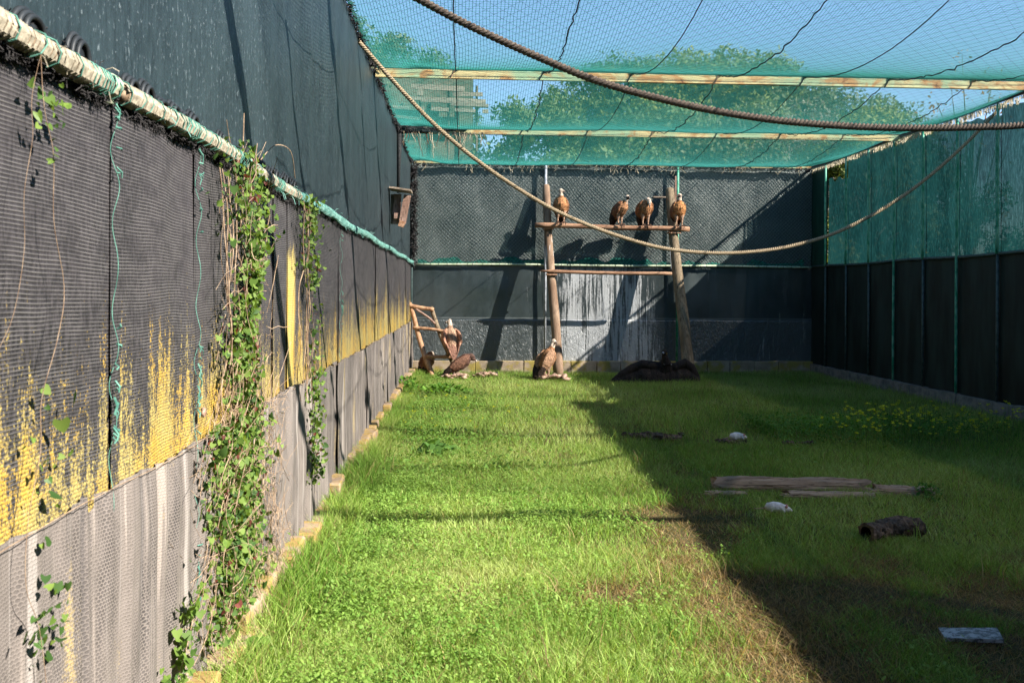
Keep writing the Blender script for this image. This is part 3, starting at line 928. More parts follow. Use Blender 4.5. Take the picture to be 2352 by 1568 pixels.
# seam cords running the length of the roof
for k in range(8):
    x0 = -0.12 + 1.245 * k
    if x0 > XR: break
    mb = MB()
    ys = np.arange(4.5, YB, 0.10)
    z = roof_z(np.full_like(ys, x0), ys) - 0.012
    jag = 0.018 if k in (1, 3, 5, 6) else 0.003
    mb.tube([(x0 + random.uniform(-jag, jag), y_, z_ + random.uniform(-jag, jag)) for y_, z_ in zip(ys, z)], 0.0085 if k % 2 else 0.007, 4)
    mb.build('seam_cord', M['cord_black'], roof)
for bi, yb in enumerate(BEAMS):
    mb = MB()
    mb.box(((XL + XR) / 2, yb, ZT - 0.02), (XR - XL, 0.05, 0.115 if yb > 10 else 0.085))
    mb.box(((XL + XR) / 2, yb + 0.05, ZT + 0.032), (XR - XL, 0.05, 0.008))
    beam = mb.build('steel_beam', M['beam'], roof)
    mb = MB(); mb.tube([(x, yb - 0.01, ZT + 0.052 + 0.006 * math.sin(x * 9)) for x in np.linspace(XL, XR, 60)], 0.014, 5)
    mb.build('lashing_cord', M['cord_black'], beam)
    if yb < 10: continue
    for k in range(8):
        x0 = -0.12 + 1.245 * k
        if x0 > XR: break
        mb = MB(); mb.ball((x0, yb - 0.03, ZT + 0.05), 0.026, (1.4, 1, 0.9), 7, 5, jit=0.3)
        mb.tube([(x0 - 0.02, yb - 0.034, ZT + 0.04), (x0 - 0.06, yb - 0.036, ZT - 0.04), (x0 - 0.09, yb - 0.03, ZT - 0.09)], 0.008, 4)
        mb.build('tie_knot', M['cord_black'] if k % 3 else M['strap'], beam)
# bunched black net with twigs at the left end of the far beam
mb = MB()
for i in range(300):
    t = random.random() ** 1.4
    mb.ball((XL + 0.02 + 1.25 * t, 15.98 + random.uniform(-.04, .04), ZT - 0.01 + random.uniform(-0.075, 0.05) * (1 - t)), random.uniform(0.02, 0.045) * (1.1 - 0.6 * t), (1.5, 1, 0.8), 5, 3, jit=0.5)
mb.build('bunched_net', M['black_rag'], roof, kind='stuff')
mb = MB(); mb2 = MB()
for i in range(46):
    t = random.random()
    p = Vector((XL + 0.1 + 1.5 * t, 15.95, ZT - 0.06)); pts = [p]
    L = random.uniform(0.08, 0.34) if i > 2 else 0.5
    d = Vector((random.uniform(-0.5, 0.4), 0, -1)).normalized()
    for q in range(4):
        p = p + d * (L / 4) + Vector((random.uniform(-0.02, 0.02), 0, 0)); pts.append(p)
    (mb if i % 3 else mb2).tube(pts, [0.009, 0.008, 0.006, 0.005, 0.003], 4)
mb.build('hanging_twigs', M['fringe_dark'], roof, kind='stuff')
mb2.build('hanging_dry_twigs', M['fringe'], roof, kind='stuff')

# ------------------------------------------------------------------ ROPES
def catmull(pts, n=12):
    out = []
    P = [pts[0]] + list(pts) + [pts[-1]]
    for i in range(1, len(P) - 2):
        for k in range(n):
            t = k / n
            a, b, c, d = P[i - 1], P[i], P[i + 1], P[i + 2]
            out.append(0.5 * ((2 * b) + (c - a) * t + (2 * a - 5 * b + 4 * c - d) * t * t + (3 * b - 3 * c + d - a) * t ** 3))
    out.append(pts[-1])
    return out
def rope(name, ctrl, r, mat, pitch, label):
    path = catmull([Vector(p) for p in ctrl], 10)
    # resample evenly
    L = [0]
    for i in range(1, len(path)): L.append(L[-1] + (path[i] - path[i - 1]).length)
    step = pitch / 7
    n = int(L[-1] / step)
    Pa = np.array([tuple(p) for p in path]); s_ = np.linspace(0, L[-1], n)
    Q = np.stack([np.interp(s_, L, Pa[:, k]) for k in range(3)], 1)
    T = np.gradient(Q, axis=0); T /= np.linalg.norm(T, axis=1, keepdims=True)
    up = np.array([0, 0, 1.0]); Bv = np.cross(T, up); Bv /= np.linalg.norm(Bv, axis=1, keepdims=True); A = np.cross(Bv, T)
    root = None
    for k in range(3):
        th = 2 * math.pi * s_ / (pitch * 3) + k * 2 * math.pi / 3
        C = Q + A * (np.sin(th) * r * 0.5)[:, None] + Bv * (np.cos(th) * r * 0.5)[:, None]
        ns = 7
        V = np.empty((n, ns, 3))
        for q in range(ns):
            ph = 2 * math.pi * q / ns
            V[:, q] = C + A * (math.sin(ph) * r * 0.56) + Bv * (math.cos(ph) * r * 0.56)
        idx = np.arange(n * ns).reshape(n, ns); nx = np.roll(idx, -1, axis=1)
        F = np.stack([idx[:-1], idx[1:], nx[1:], nx[:-1]], -1).reshape(-1, 4)
        if root is None:
            root = empty(name, (0, 0, 0), label=label, cat='rope')
        np_mesh('rope_strand', V.reshape(-1, 3), F, mat, parent=root, smooth=True)
    # frayed hairs
    mb = MB()
    for i in range(int(L[-1] * 30)):
        j = random.randrange(n); p = Vector(Q[j]) + Vector((random.uniform(-1, 1), random.uniform(-1, 1), random.uniform(-1, 1))).normalized() * r * 0.95
        mb.tube([p, p + Vector((random.uniform(-1, 1), random.uniform(-1, 1), random.uniform(-1, 1))) * r * 0.6], 0.0012, 3)
    mb.build('rope_hairs', mat, root, kind='stuff')
    return root
YA = 6.0
A_pts = [at(x, y, YA + (x - 965) * 0.0006) for x, y in ((790, -97), (870, -51))] + [at(x, y, YA + (x - 965) * 0.0006) for x, y in ((965, 0), (1080, 60), (1250, 137), (1400, 195), (1600, 246), (1760, 273), (1880, 285), (2000, 292), (2120, 294), (2240, 292), (2352, 287))]
last = A_pts[-1]
A_pts += [last + Vector((0.9, 0.15, 0.14)), Vector((XR, 7.6, 4.55))]
rope('thick_rope', A_pts, 0.0285, M['rope_dark'], 0.036, 'thick dark brown rope sagging across the top of the aviary, nearest the camera')
B_pix = ((815, 85, 10.2), (900, 183, 10.4), (1000, 288, 10.6), (1110, 379, 10.9), (1235, 461, 11.1), (1330, 508, 11.3), (1430, 545, 11.5), (1530, 571, 11.7), (1640, 581, 11.9), (1740, 577, 12.1), (1830, 562, 12.3), (1930, 530, 12.5), (2040, 472, 12.7), (2130, 408, 12.85), (2220, 328, 13.0), (2300, 245, 13.05), (2345, 208, 13.1))
rope('hanging_rope', [at(*p) for p in B_pix], 0.027, M['rope_tan'], 0.034, 'long tan rope hanging in a deep curve from the left wall to the right wall')

# ------------------------------------------------------------------ PERCH FRAME
perch = empty('perch_frame', label='tall wooden perch of two round posts and two crossbars leaning before the back wall', cat='perch')
def post(top, foot, r0, r1, mat, name='post', n=14, seg=14):
    mb = MB(); top = Vector(top); foot = Vector(foot)
    pts = []; rad = []
    for i in range(seg + 1):
        t = i / seg
        pts.append(foot.lerp(top, t) + Vector((0.018 * math.sin(t * 7), 0.01 * math.sin(t * 5), 0))); rad.append(r1 + (r0 - r1) * t + 0.004 * math.sin(t * 23))
    pts.append(pts[-1] + (top - foot).normalized() * 0.03); rad.append(r0 * 0.75)
    mb.tube(pts, rad, n, jit=0.02)
    return mb.build(name, mat, perch, smooth=True)
PLt = at(1253, 428, 20.08); PLf = at(1283, 869, 18.98); PLf.z = -0.05
PRt = at(1537, 436, 20.06); PRf = at(1583, 865, 18.93); PRf.z = -0.05
post(PLt, PLf, 0.088, 0.115, M['post_stained'])
post(PRt, PRf, 0.105, 0.14, M['post'])
def yat(a, b, z): t = (z - b.z) / (a.z - b.z); return b.lerp(a, t)
zb1 = at(1253, 520, 19.6).z; zb2 = at(1262, 622, 19.2).z
q1 = yat(PLt, PLf, zb1); q2 = yat(PRt, PRf, zb1)
by1 = q1.y - 0.17
b1a, b1b = at(1229, 517, by1), at(1583, 527, by1 - 0.02)
mb = MB(); mb.tube([b1a.lerp(b1b, t) + Vector((0, 0, 0.008 * math.sin(t * 9))) for t in np.linspace(0, 1, 16)], [0.058 + 0.004 * math.sin(i) for i in range(16)], 12)
mb.build('upper_bar', M['bar'], perch, smooth=True)
q3 = yat(PLt, PLf, zb2); by2 = q3.y - 0.16
b2a, b2b = at(1240, 622, by2), at(1543, 628, by2)
mb = MB(); mb.tube([b2a.lerp(b2b, t) + Vector((0, 0, -0.02 * math.sin(t * 3.1))) for t in np.linspace(0, 1, 14)], [0.012] + [0.042] * 12 + [0.035], 10)
mb.build('lower_bar', M['bar'], perch, smooth=True)
for (q, bb, rr) in ((q1, b1a.z, 0.115), (q2, b1b.z, 0.135), (q3, b2a.z, 0.115)):
    mb = MB(); mb.box((q.x, q.y - 0.06, bb - 0.075), (rr * 2.1, rr * 1.9, 0.035), jit=0.004)
    mb.build('support_cleat', M['strap'], perch)
# shelf bracket at the right post top
c = at(1520, 454, 20.0)
mb = MB(); mb.box((c.x - 0.08, 19.95, c.z), (0.30, 0.16, 0.03)); mb.build('shelf_board', M['plank_top'], perch)
c = at(1551, 430, 20.05)
mb = MB(); mb.box((c.x, 20.02, c.z - 0.05), (0.035, 0.05, 0.62)); mb.build('upright_stick', M['plank'], perch)
c = at(1540, 590, by2)
mb = MB(); mb.tube([(c.x - 0.02, by2, c.z + 0.25), (c.x + 0.02, by2, c.z - 0.28)], 0.005, 4); mb.build('tie_wire', M['pipe_grey'], perch)

# ------------------------------------------------------------------ LADDER
lad = empty('branch_ladder', label='rough ladder of peeled branches leaning in the sunlit back corner', cat='ladder')
def stick(a, b, r0, r1, name, mat=None, parent=lad, bend=0.02, n=9):
    mb = MB(); a = Vector(a); b = Vector(b)
    ph = random.uniform(0, 6)
    r0 *= 1.12; r1 *= 1.12
    mb.tube([a.lerp(b, t) + Vector((bend * math.sin(t * 6 + ph), 0, bend * 0.5 * math.sin(t * 4 + ph))) for t in np.linspace(0, 1, 10)],
            [r0 + (r1 - r0) * t for t in np.linspace(0, 1, 10)], n, jit=0.05)
    return mb.build(name, mat or M['branch'], parent, smooth=True)
YT, YF = 19.75, 18.9
def lp(x, y): return at(x, y, YT + (YF - YT) * (y - 700) / 150)
f1 = lp(994, 845); f1.z = 0.0
f2 = lp(1052, 850); f2.z = 0.0
stick(lp(939, 697), f1, 0.042, 0.058, 'ladder_rail')
stick(lp(990, 706), f2, 0.042, 0.058, 'ladder_rail', M['post'])
stick(lp(939, 700) + Vector((0, -.06, 0)), lp(996, 712) + Vector((0, -.06, 0)), 0.045, 0.04, 'rung')
stick(lp(953, 704) + Vector((0, -.05, 0)), lp(1000, 744) + Vector((0, -.05, 0)), 0.022, 0.022, 'brace', M['plank'])
stick(lp(950, 751) + Vector((0, -.07, 0)), lp(1026, 761) + Vector((0, -.07, 0)), 0.034, 0.03, 'rung')
stick(lp(979, 816) + Vector((0, -.07, 0)), lp(1045, 821) + Vector((0, -.07, 0)), 0.034, 0.034, 'rung')

# ------------------------------------------------------------------ HANGING BRACKET on the left wall
br = empty('wall_bracket', label='old pinkish plank bracket with a small shelf on the upper left cloth near the corner', cat='bracket')
YK = 14.5
def bx(a, b, w, t, name, mat):
    a = Vector(a); b = Vector(b); d = b - a; L = d.length
    mb = MB(); rot = Matrix.Rotation(math.atan2(d.x, d.z), 3, 'Y')
    mb.box((a + b) / 2, (w, t, L), rot, jit=0.004); return mb.build(name, mat, br)
p1 = at(908, 446, YK); p2 = at(907, 514, YK)
bx(at(910, 515, YK), at(914, 446, YK), 0.12, 0.035, 'plank', M['plank'])
bx(at(924, 513, YK - 0.12), at(936, 448, YK - 0.12), 0.12, 0.035, 'plank', M['plank'])
bx(at(921, 521, YK - 0.13), at(925, 508, YK - 0.13), 0.10, 0.04, 'plank_end', M['strap'])
mb = MB(); c = at(921, 437, YK - 0.12)
mb.box(c, (0.37, 0.42, 0.03), Matrix.Rotation(R(7), 3, 'Y'), jit=0.004); mb.build('shelf_board', M['plank_top'], br)
mb = MB(); mb.box(at(917, 496, YK - 0.05), (0.16, 0.12, 0.09), jit=0.004); mb.build('spacer_block', M['plank'], br)
mb = MB(); c = at(908, 480, YK + 0.05); mb.box((XL + 0.02, YK + 0.1, c.z), (0.06, 0.09, 0.5)); mb.build('back_batten', M['plank_top'], br)

# ------------------------------------------------------------------ VULTURES
BR = (0.27, 0.125, 0.06); BR2 = (0.34, 0.18, 0.095); PALE = (0.66, 0.56, 0.48); DARK = (0.030, 0.020, 0.018); WHITE = (0.78, 0.74, 0.70)
TAN = (0.42, 0.28, 0.20); GREY = (0.16, 0.14, 0.14)
def creature(name, parts, label, cat, loc, rz, group=None, voxel=0.0085, bumpamp=0.006, scale=1.0):
    """parts: (points, radii, flat, up, colour) fused into one continuous skin"""
    mb = MB()
    S = []
    for (pts, rad, flat, up, col) in parts:
        mb.tube(pts, rad, 12, flat=flat, up=up)
        pv = [Vector(p) for p in pts]
        for i in range(len(pv) - 1):
            for t in (0, 0.25, 0.5, 0.75):
                S.append((*pv[i].lerp(pv[i + 1], t), rad[i] + (rad[i + 1] - rad[i]) * t, *col, flat))
        S.append((*pv[-1], rad[-1], *col, flat))
    me = mb.mesh(name)
    o = bpy.data.objects.new(name, me); COL.objects.link(o)
    md = o.modifiers.new('r', 'REMESH'); md.mode = 'VOXEL'; md.voxel_size = voxel; md.use_smooth_shade = True
    dg = bpy.context.evaluated_depsgraph_get()
    me2 = bpy.data.meshes.new_from_object(o.evaluated_get(dg))
    o.modifiers.clear(); o.data = me2
    nv = len(me2.vertices)
    co = np.empty(nv * 3, dtype=np.float32); me2.vertices.foreach_get('co', co); co = co.reshape(-1, 3)
    no = np.empty(nv * 3, dtype=np.float32); me2.vertices.foreach_get('normal', no); no = no.reshape(-1, 3)
    S = np.array(S)
    best = np.full(nv, 1e9); cc = np.zeros((nv, 3), dtype=np.float32)
    for srow in S:
        d = np.linalg.norm(co - srow[:3], axis=1) - srow[3] * (0.5 + 0.5 * srow[7])
        m_ = d < best
        best[m_] = d[m_]; cc[m_] = srow[4:7]
    # layered feather relief
    amp = bumpamp * (fbm(co[:, 0] * 28 + co[:, 1] * 20, co[:, 2] * 16, 2) - 0.5)
    lum = cc.sum(1)
    amp = np.where(lum > 1.6, amp * 0.4, amp)
    co = co + no * amp[:, None].astype(np.float32) * 2
    me2.vertices.foreach_set('co', co.ravel())
    cc = cc * (0.82 + 0.36 * fbm(co[:, 0] * 14, co[:, 2] * 9 + co[:, 1] * 5, 2))[:, None]
    a = me2.color_attributes.new('col', 'FLOAT_COLOR', 'POINT')
    c4 = np.ones((nv, 4), dtype=np.float32); c4[:, :3] = cc; a.data.foreach_set('color', c4.ravel())
    me2.materials.clear(); me2.materials.append(M['feather'])
    me2.polygons.foreach_set('use_smooth', [True] * len(me2.polygons)); me2.update()
    o.name = name
    o.location = loc; o.rotation_euler = (0, 0, rz); o.scale = (scale,) * 3
    return tag(o, label, cat, group)

def vulture_parts(neck='up', head_yaw=0.0, mask=False, body=BR, belly=BR2, lean=0.0, ruff=True, headcol=PALE, grip=True, wing_spread=0.0, bill=GREY, wingcol=None, tip=DARK):
    P = []
    wingcol = wingcol or body
    L = lean
    def V(x, y, z):      # lean the upper body forward
        return (x, y + L * max(0, z - 0.12), z - abs(L) * 0.12 * max(0, z - 0.12))
    P.append(([V(0, -0.13, 0.17), V(0, -0.06, 0.25), V(0, 0.0, 0.36), V(0, 0.035, 0.46), V(0, 0.03, 0.55), V(0, 0.03, 0.60)],
              [0.035, 0.10, 0.14, 0.145, 0.115, 0.06], 1.0, (1, 0, 0), belly))
    for s_ in (-1, 1):
        ws = wing_spread
        P.append(([V(s_ * 0.09, 0.02, 0.60), V(s_ * (0.125 + ws), -0.0, 0.53), V(s_ * (0.145 + ws), -0.04, 0.42), V(s_ * (0.135 + ws), -0.09, 0.30), V(s_ * 0.10, -0.13, 0.20)],
                  [0.04, 0.085, 0.115, 0.105, 0.05], 0.42, (0, 1, 0.2), wingcol))
        P.append(([V(s_ * 0.135, -0.10, 0.28), V(s_ * 0.10, -0.15, 0.16), V(s_ * 0.06, -0.19, 0.04), V(s_ * 0.05, -0.21, -0.02)],
                  [0.085, 0.07, 0.045, 0.02], 0.35, (0, 1, 0.3), tip))
        P.append(([V(s_ * 0.06, 0.02, 0.28), (s_ * 0.07, 0.04, 0.20), (s_ * 0.07, 0.04, 0.12)], [0.06, 0.040, 0.022], 1, None, tuple(0.3 * a + 0.7 * b for a, b in zip(PALE, body))))
        P.append(([(s_ * 0.07, 0.04, 0.13), (s_ * 0.07, 0.045, 0.03)], [0.022, 0.016], 1, None, TAN))
        for t in (-0.5, 0.0, 0.5):
            ex = s_ * 0.07 + math.sin(t) * 0.085; ey = 0.045 + math.cos(t) * 0.085
            P.append(([(s_ * 0.07, 0.045, 0.025), (ex, ey, 0.02), (ex * 1.0, ey + 0.015, -0.05 if grip else 0.0)], [0.017, 0.014, 0.009], 1, None, (0.10, 0.06, 0.045)))
    P.append(([V(0, -0.10, 0.28), V(0, -0.17, 0.14), V(0, -0.215, 0.01), V(0, -0.235, -0.05)], [0.08, 0.075, 0.065, 0.03], 0.3, (1, 0, 0), tip))
    if neck == 'up': N = [V(0, 0.04, 0.56), V(0, 0.055, 0.64), V(0, 0.06, 0.70), V(0, 0.07, 0.745)]
    elif neck == 'short': N = [V(0, 0.05, 0.55), V(0, 0.09, 0.62), V(0, 0.10, 0.66), V(0, 0.115, 0.695)]
    elif neck == 'hunch': N = [V(0, 0.04, 0.58), V(0, 0.13, 0.61), V(0, 0.18, 0.59), V(0, 0.195, 0.54)]
    else: N = [V(0, 0.04, 0.56), V(0, 0.12, 0.58), V(0, 0.17, 0.55), V(0, 0.20, 0.50)]
    P.append((N, [0.072, 0.058, 0.048, 0.045], 1, None, headcol))
    h = Vector(N[-1])
    if neck == 'down': f = Vector((0, 0.9, -0.4)).normalized()
    elif neck == 'hunch':
        f = Vector((math.sin(head_yaw) * .3, 0.35, -0.9)).normalized()
    else:
        f = Vector((math.sin(head_yaw), math.cos(head_yaw), -0.12)).normalized()
    P.append(([h - f * 0.035 + Vector((0, 0, .005)), h + f * 0.0 + Vector((0, 0, .008)), h + f * 0.045], [0.042, 0.052, 0.036], 1, None, headcol))
    if mask:
        P.append(([h + f * 0.012 + Vector((0, 0, -.004)), h + f * 0.05], [0.0505, 0.038], 1, None, (0.06, 0.05, 0.05)))
    P.append(([h + f * 0.04, h + f * 0.085 + Vector((0, 0, .002)), h + f * 0.105 + Vector((0, 0, -.03))], [0.024, 0.019, 0.008], 1, None, bill))
    if ruff:
        c = Vector(V(0, 0.03, 0.585))
        P.append(([c + Vector((-0.07, 0.0, -.01)), c + Vector((-0.035, 0.055, -.035)), c + Vector((0, 0.075, -.05)), c + Vector((0.035, 0.055, -.035)), c + Vector((0.07, 0.0, -.01))],
                  [0.035, 0.036, 0.036, 0.036, 0.035], 1, None, WHITE))
    return P

G = 'griffon vultures in the aviary'
zb = lambda x: b1a.lerp(b1b, (x - b1a.x) / (b1b.x - b1a.x)).z + 0.055
def on_bar(px): 
    p = at(px, 520, by1); return (p.x, by1 - 0.02, zb(p.x))
PI = math.pi
creature('vulture', vulture_parts('up', -1.3, belly=(0.42, 0.21, 0.10), wingcol=(0.20, 0.10, 0.055)), 'brown vulture upright at the left end of the perch with pale head turned left', 'vulture', on_bar(1288), PI - 0.15 , G)
creature('vulture', vulture_parts('short', 0.35, True, body=(0.22, 0.10, 0.055), lean=0.28), 'brown vulture second from left on the perch, body slanting, dark masked face looking right', 'vulture', on_bar(1420), PI + 0.75, G, scale=0.93)
creature('vulture', vulture_parts('hunch', 0.2, belly=(0.40, 0.20, 0.10), lean=0.12, wing_spread=0.015), 'hunched brown vulture with pale head hanging down on its chest, on the perch', 'vulture', on_bar(1480), PI + 0.25, G, scale=0.98)
creature('vulture', vulture_parts('up', 1.0, True, belly=(0.44, 0.21, 0.085), wingcol=(0.24, 0.12, 0.07)), 'brown vulture with white ruff and black face perched in front of the right post', 'vulture', on_bar(1558), PI + 0.08, G, scale=0.97)
# on the ladder, seen from behind
p = lp(1037, 822)
creature('vulture', vulture_parts('up', -1.35, body=TAN, wingcol=(0.44, 0.24, 0.17), belly=TAN, lean=0.16, wing_spread=0.03, tip=(0.22, 0.12, 0.09)), 'reddish vulture seen from behind clinging to the lowest ladder rung', 'vulture', (p.x, p.y - 0.12, p.z + 0.04), 0.25, G, scale=1.05)
p = ground_at(1043, 868)
creature('vulture', vulture_parts('down', 0.5, body=(0.12, 0.065, 0.05), belly=(0.10, 0.055, 0.045), wingcol=(0.16, 0.085, 0.06), lean=0.75, headcol=(0.10, 0.06, 0.05), ruff=False, grip=False, bill=(0.62, 0.56, 0.52)), 'dark brown young vulture bent over scraps at the foot of the ladder', 'vulture', (p.x - 0.05, 18.55, 0.0), -1.5, G, scale=0.95)
p = at(978, 850, 19.3)
creature('vulture', vulture_parts('hunch', 0.2, body=(0.42, 0.21, 0.12), belly=BR2, lean=0.3, grip=False), 'vulture huddled in the corner behind the left ladder rail', 'vulture', (p.x, 19.35, -0.02), -0.5, G, scale=0.88)
p = at(1250, 868, 18.3)
creature('vulture', vulture_parts('up', 1.5, body=(0.30, 0.18, 0.11), wingcol=(0.32, 0.20, 0.13), belly=BR2, lean=0.22, grip=False, ruff=False), 'vulture standing on the grass at the foot of the left perch post, looking left', 'vulture', (p.x, 18.25, 0.02), -0.75 - PI * 0.0 - 0.35, G, scale=1.12)

# black vulture with spread wings
BK = (0.028, 0.022, 0.021)
def black_parts():
    P = []
    P.append(([(0, 0.25, 0.12), (0, 0.12, 0.26), (0, -0.02, 0.38), (0, -0.12, 0.46)], [0.12, 0.17, 0.18, 0.09], 1.0, (1, 0, 0), BK))
    P.append(([(0, -0.10, 0.44), (-0.03, -0.13, 0.56), (-0.05, -0.14, 0.66)], [0.11, 0.075, 0.055], 1, None, BK))
    P.append(([(-0.04, -0.13, 0.67), (-0.06, -0.17, 0.685), (-0.08, -0.21, 0.68)], [0.062, 0.066, 0.045], 1, None, BK))
    P.append(([(-0.085, -0.215, 0.68), (-0.115, -0.245, 0.675)], [0.033, 0.026], 1, None, (0.30, 0.38, 0.50)))
    P.append(([(-0.115, -0.245, 0.675), (-0.13, -0.275, 0.665), (-0.135, -0.285, 0.64)], [0.022, 0.016, 0.009], 1, None, (0.03, 0.03, 0.03)))
    P.append(([(-0.02, -0.19, 0.66), (-0.016, -0.205, 0.657)], [0.022, 0.014], 1, None, (0.45, 0.33, 0.10)))
    # left (viewer) wing as a long drooping cloak, right wing shorter and higher
    P.append(([(-0.02, 0.0, 0.36), (-0.28, -0.04, 0.39), (-0.52, -0.06, 0.43), (-0.72, -0.06, 0.34), (-0.95, -0.05, 0.20), (-1.16, -0.04, 0.04)],
              [0.10, 0.10, 0.09, 0.09, 0.08, 0.05], 0.8, (0, 0, 1), BK))
    P.append(([(0.02, 0.0, 0.36), (0.20, -0.05, 0.36), (0.42, -0.06, 0.45), (0.56, -0.05, 0.35), (0.66, -0.04, 0.18), (0.74, -0.04, 0.04)],
              [0.10, 0.10, 0.10, 0.09, 0.07, 0.05], 0.8, (0, 0, 1), BK))
    rs = random.Random(4)
    x = -1.05
    while x < 0.72:
        top = 0.40 if -0.6 < x < 0.45 else (0.40 - (abs(x) - 0.6) * 0.55 if x < 0 else 0.40 - (x - 0.45) * 0.8)
        sh = 0.022 if int(x * 10) % 3 else 0.034
        c = rs.choice([BK, (0.045, 0.034, 0.030), (0.035, 0.027, 0.025)])
        P.append(([(x * 0.96, -0.03, top), (x, -0.10 - rs.uniform(0, .03), top * 0.5), (x * 1.04, -0.12 - rs.uniform(0, .04), 0.0)], [0.06, 0.062, 0.035], 0.45, (1, 0, 0), c))
        x += rs.uniform(0.055, 0.075)
    P.append(([(0.0, 0.2, 0.25), (0.02, 0.42, 0.10), (0.02, 0.55, 0.03)], [0.10, 0.12, 0.05], 0.25, (1, 0, 0), BK))
    for q in range(4):
        P.append(([(-0.07 + q * 0.05, -0.165, 0.44 - abs(q - 1.5) * .005), (-0.05 + q * 0.05, -0.185, 0.42)], [0.018, 0.010], 1, None, (0.38, 0.34, 0.32)))
    return P
p = at(1529, 865, 17.9)
creature('black_vulture', black_parts(), 'large black vulture resting with drooping spread wings in the shade before the right post', 'vulture', (p.x, 17.95, -0.03), 0, voxel=0.011)

# ------------------------------------------------------------------ scraps
def scraps(name, px, Y, label, w, seed, n=16):
    rs = random.Random(seed); c = at(px, 860, Y); mb = MB()
    for i in range(n):
        a = rs.uniform(0, 6.28)
        mb.ball((c.x + rs.gauss(0, w), Y + rs.gauss(0, 0.08), 0.06 + rs.uniform(0, 0.06)), rs.uniform(0.03, 0.075), (1.6, 1, 0.7), 8, 5, Matrix.Rotation(a, 3, 'Z'), 0.3)
    for i in range(6):
        s0 = Vector((c.x + rs.gauss(0, w * 0.8), Y - 0.1, 0.10)); mb.tube([s0, s0 + Vector((rs.uniform(-.15, .15), -0.03, rs.uniform(0.0, 0.06))), s0 + Vector((rs.uniform(-.25, .25), -0.03, rs.uniform(-0.02, 0.08)))], 0.009, 5)
    o = mb.build(name, M['carcass'], smooth=True); tag(o, label, 'carcass')
scraps('carcass_scraps', 1052, 18.35, 'pinkish bones and hide scraps in front of the bent dark vulture', 0.14, 1)
scraps('carcass_scraps', 1110, 18.7, 'flat brown heap of hide lying on grass between ladder and perch', 0.17, 2)
scraps('carcass_scraps', 1268, 18.2, 'pale hide and bones at the foot of the left perch post', 0.15, 3)
mb = MB(); c = at(1135, 848, 18.6)
mb.tube([(c.x, 18.6, 0.02), (c.x + 0.02, 18.6, 0.14), (c.x + 0.05, 18.6, 0.16), (c.x + 0.07, 18.6, 0.04)], 0.028, 6)
tag(mb.build('carcass_horn', M['black_rag'], smooth=True), 'short black scrap at the right end of the brown hide heap', 'carcass')

# ------------------------------------------------------------------ logs and debris on the grass
def rough_log(mb, a, b, r, flat=0.8, n=14, seg=22, jit=0.10, bend=0.03, hollow=False, seed=0):
    rs = np.random.default_rng(seed)
    a = Vector(a); b = Vector(b); d = (b - a); L = d.length; t_ = d.normalized()
    up = Vector((0, 0, 1)); side = t_.cross(up).normalized()
    vs = []
    for i in range(seg + 1):
        t = i / seg
        c = a + d * t + side * bend * math.sin(t * 5 + seed) + up * bend * 0.5 * math.sin(t * 7 + seed)
        for k in range(n):
            th = 2 * math.pi * k / n
            rr = r * (1 + jit * math.sin(k * 2.3 + i * 0.9 + seed) * 0.5 + rs.uniform(-jit, jit))
            vs.append(c + side * math.cos(th) * rr + up * math.sin(th) * rr * flat)
    fs = []
    for i in range(seg):
        for k in range(n):
            k2 = (k + 1) % n; fs.append((i * n + k, i * n + k2, (i + 1) * n + k2, (i + 1) * n + k))
    fs.append(tuple(seg * n + k for k in range(n)))
    mb.add(vs, fs)
    if hollow:
        c = a; ring = []
        inn = []; dp = []
        for k in range(n):
            th = 2 * math.pi * k / n
            inn.append(c + side * math.cos(th) * r * 0.62 + up * math.sin(th) * r * 0.62 * flat)
            dp.append(c + t_ * 0.25 + side * math.cos(th) * r * 0.5 + up * math.sin(th) * r * 0.5 * flat)
        outer = vs[:n]
        allv = list(outer) + inn + dp
        f2 = [(k, n + k, n + (k + 1) % n, (k + 1) % n) for k in range(n)]
        mb.add(allv, f2)
        mb.add(inn + dp, [(k, n + k, n + (k + 1) % n, (k + 1) % n) for k in range(n)] + [tuple(range(n, 2 * n))], mi=1)
    else:
        fs2 = [tuple(reversed(range(n)))]; mb.add(vs[:n], fs2)

mb = MB(); a = ground_at(1975, 1240); b = ground_at(2108, 1236)
rough_log(mb, a + Vector((0.0, -.10, 0.085)), b + Vector((0, 0.06, 0.085)), 0.082, 0.9, hollow=True, seed=3, jit=0.13, seg=30, n=18)
# a curled lip at the hollow end
cork = mb.build('hollow_log', [M['bark'], M['hollow']], smooth=False)
tag(cork, 'hollow cork bark log lying in the shade with its dark open end to the left', 'log')

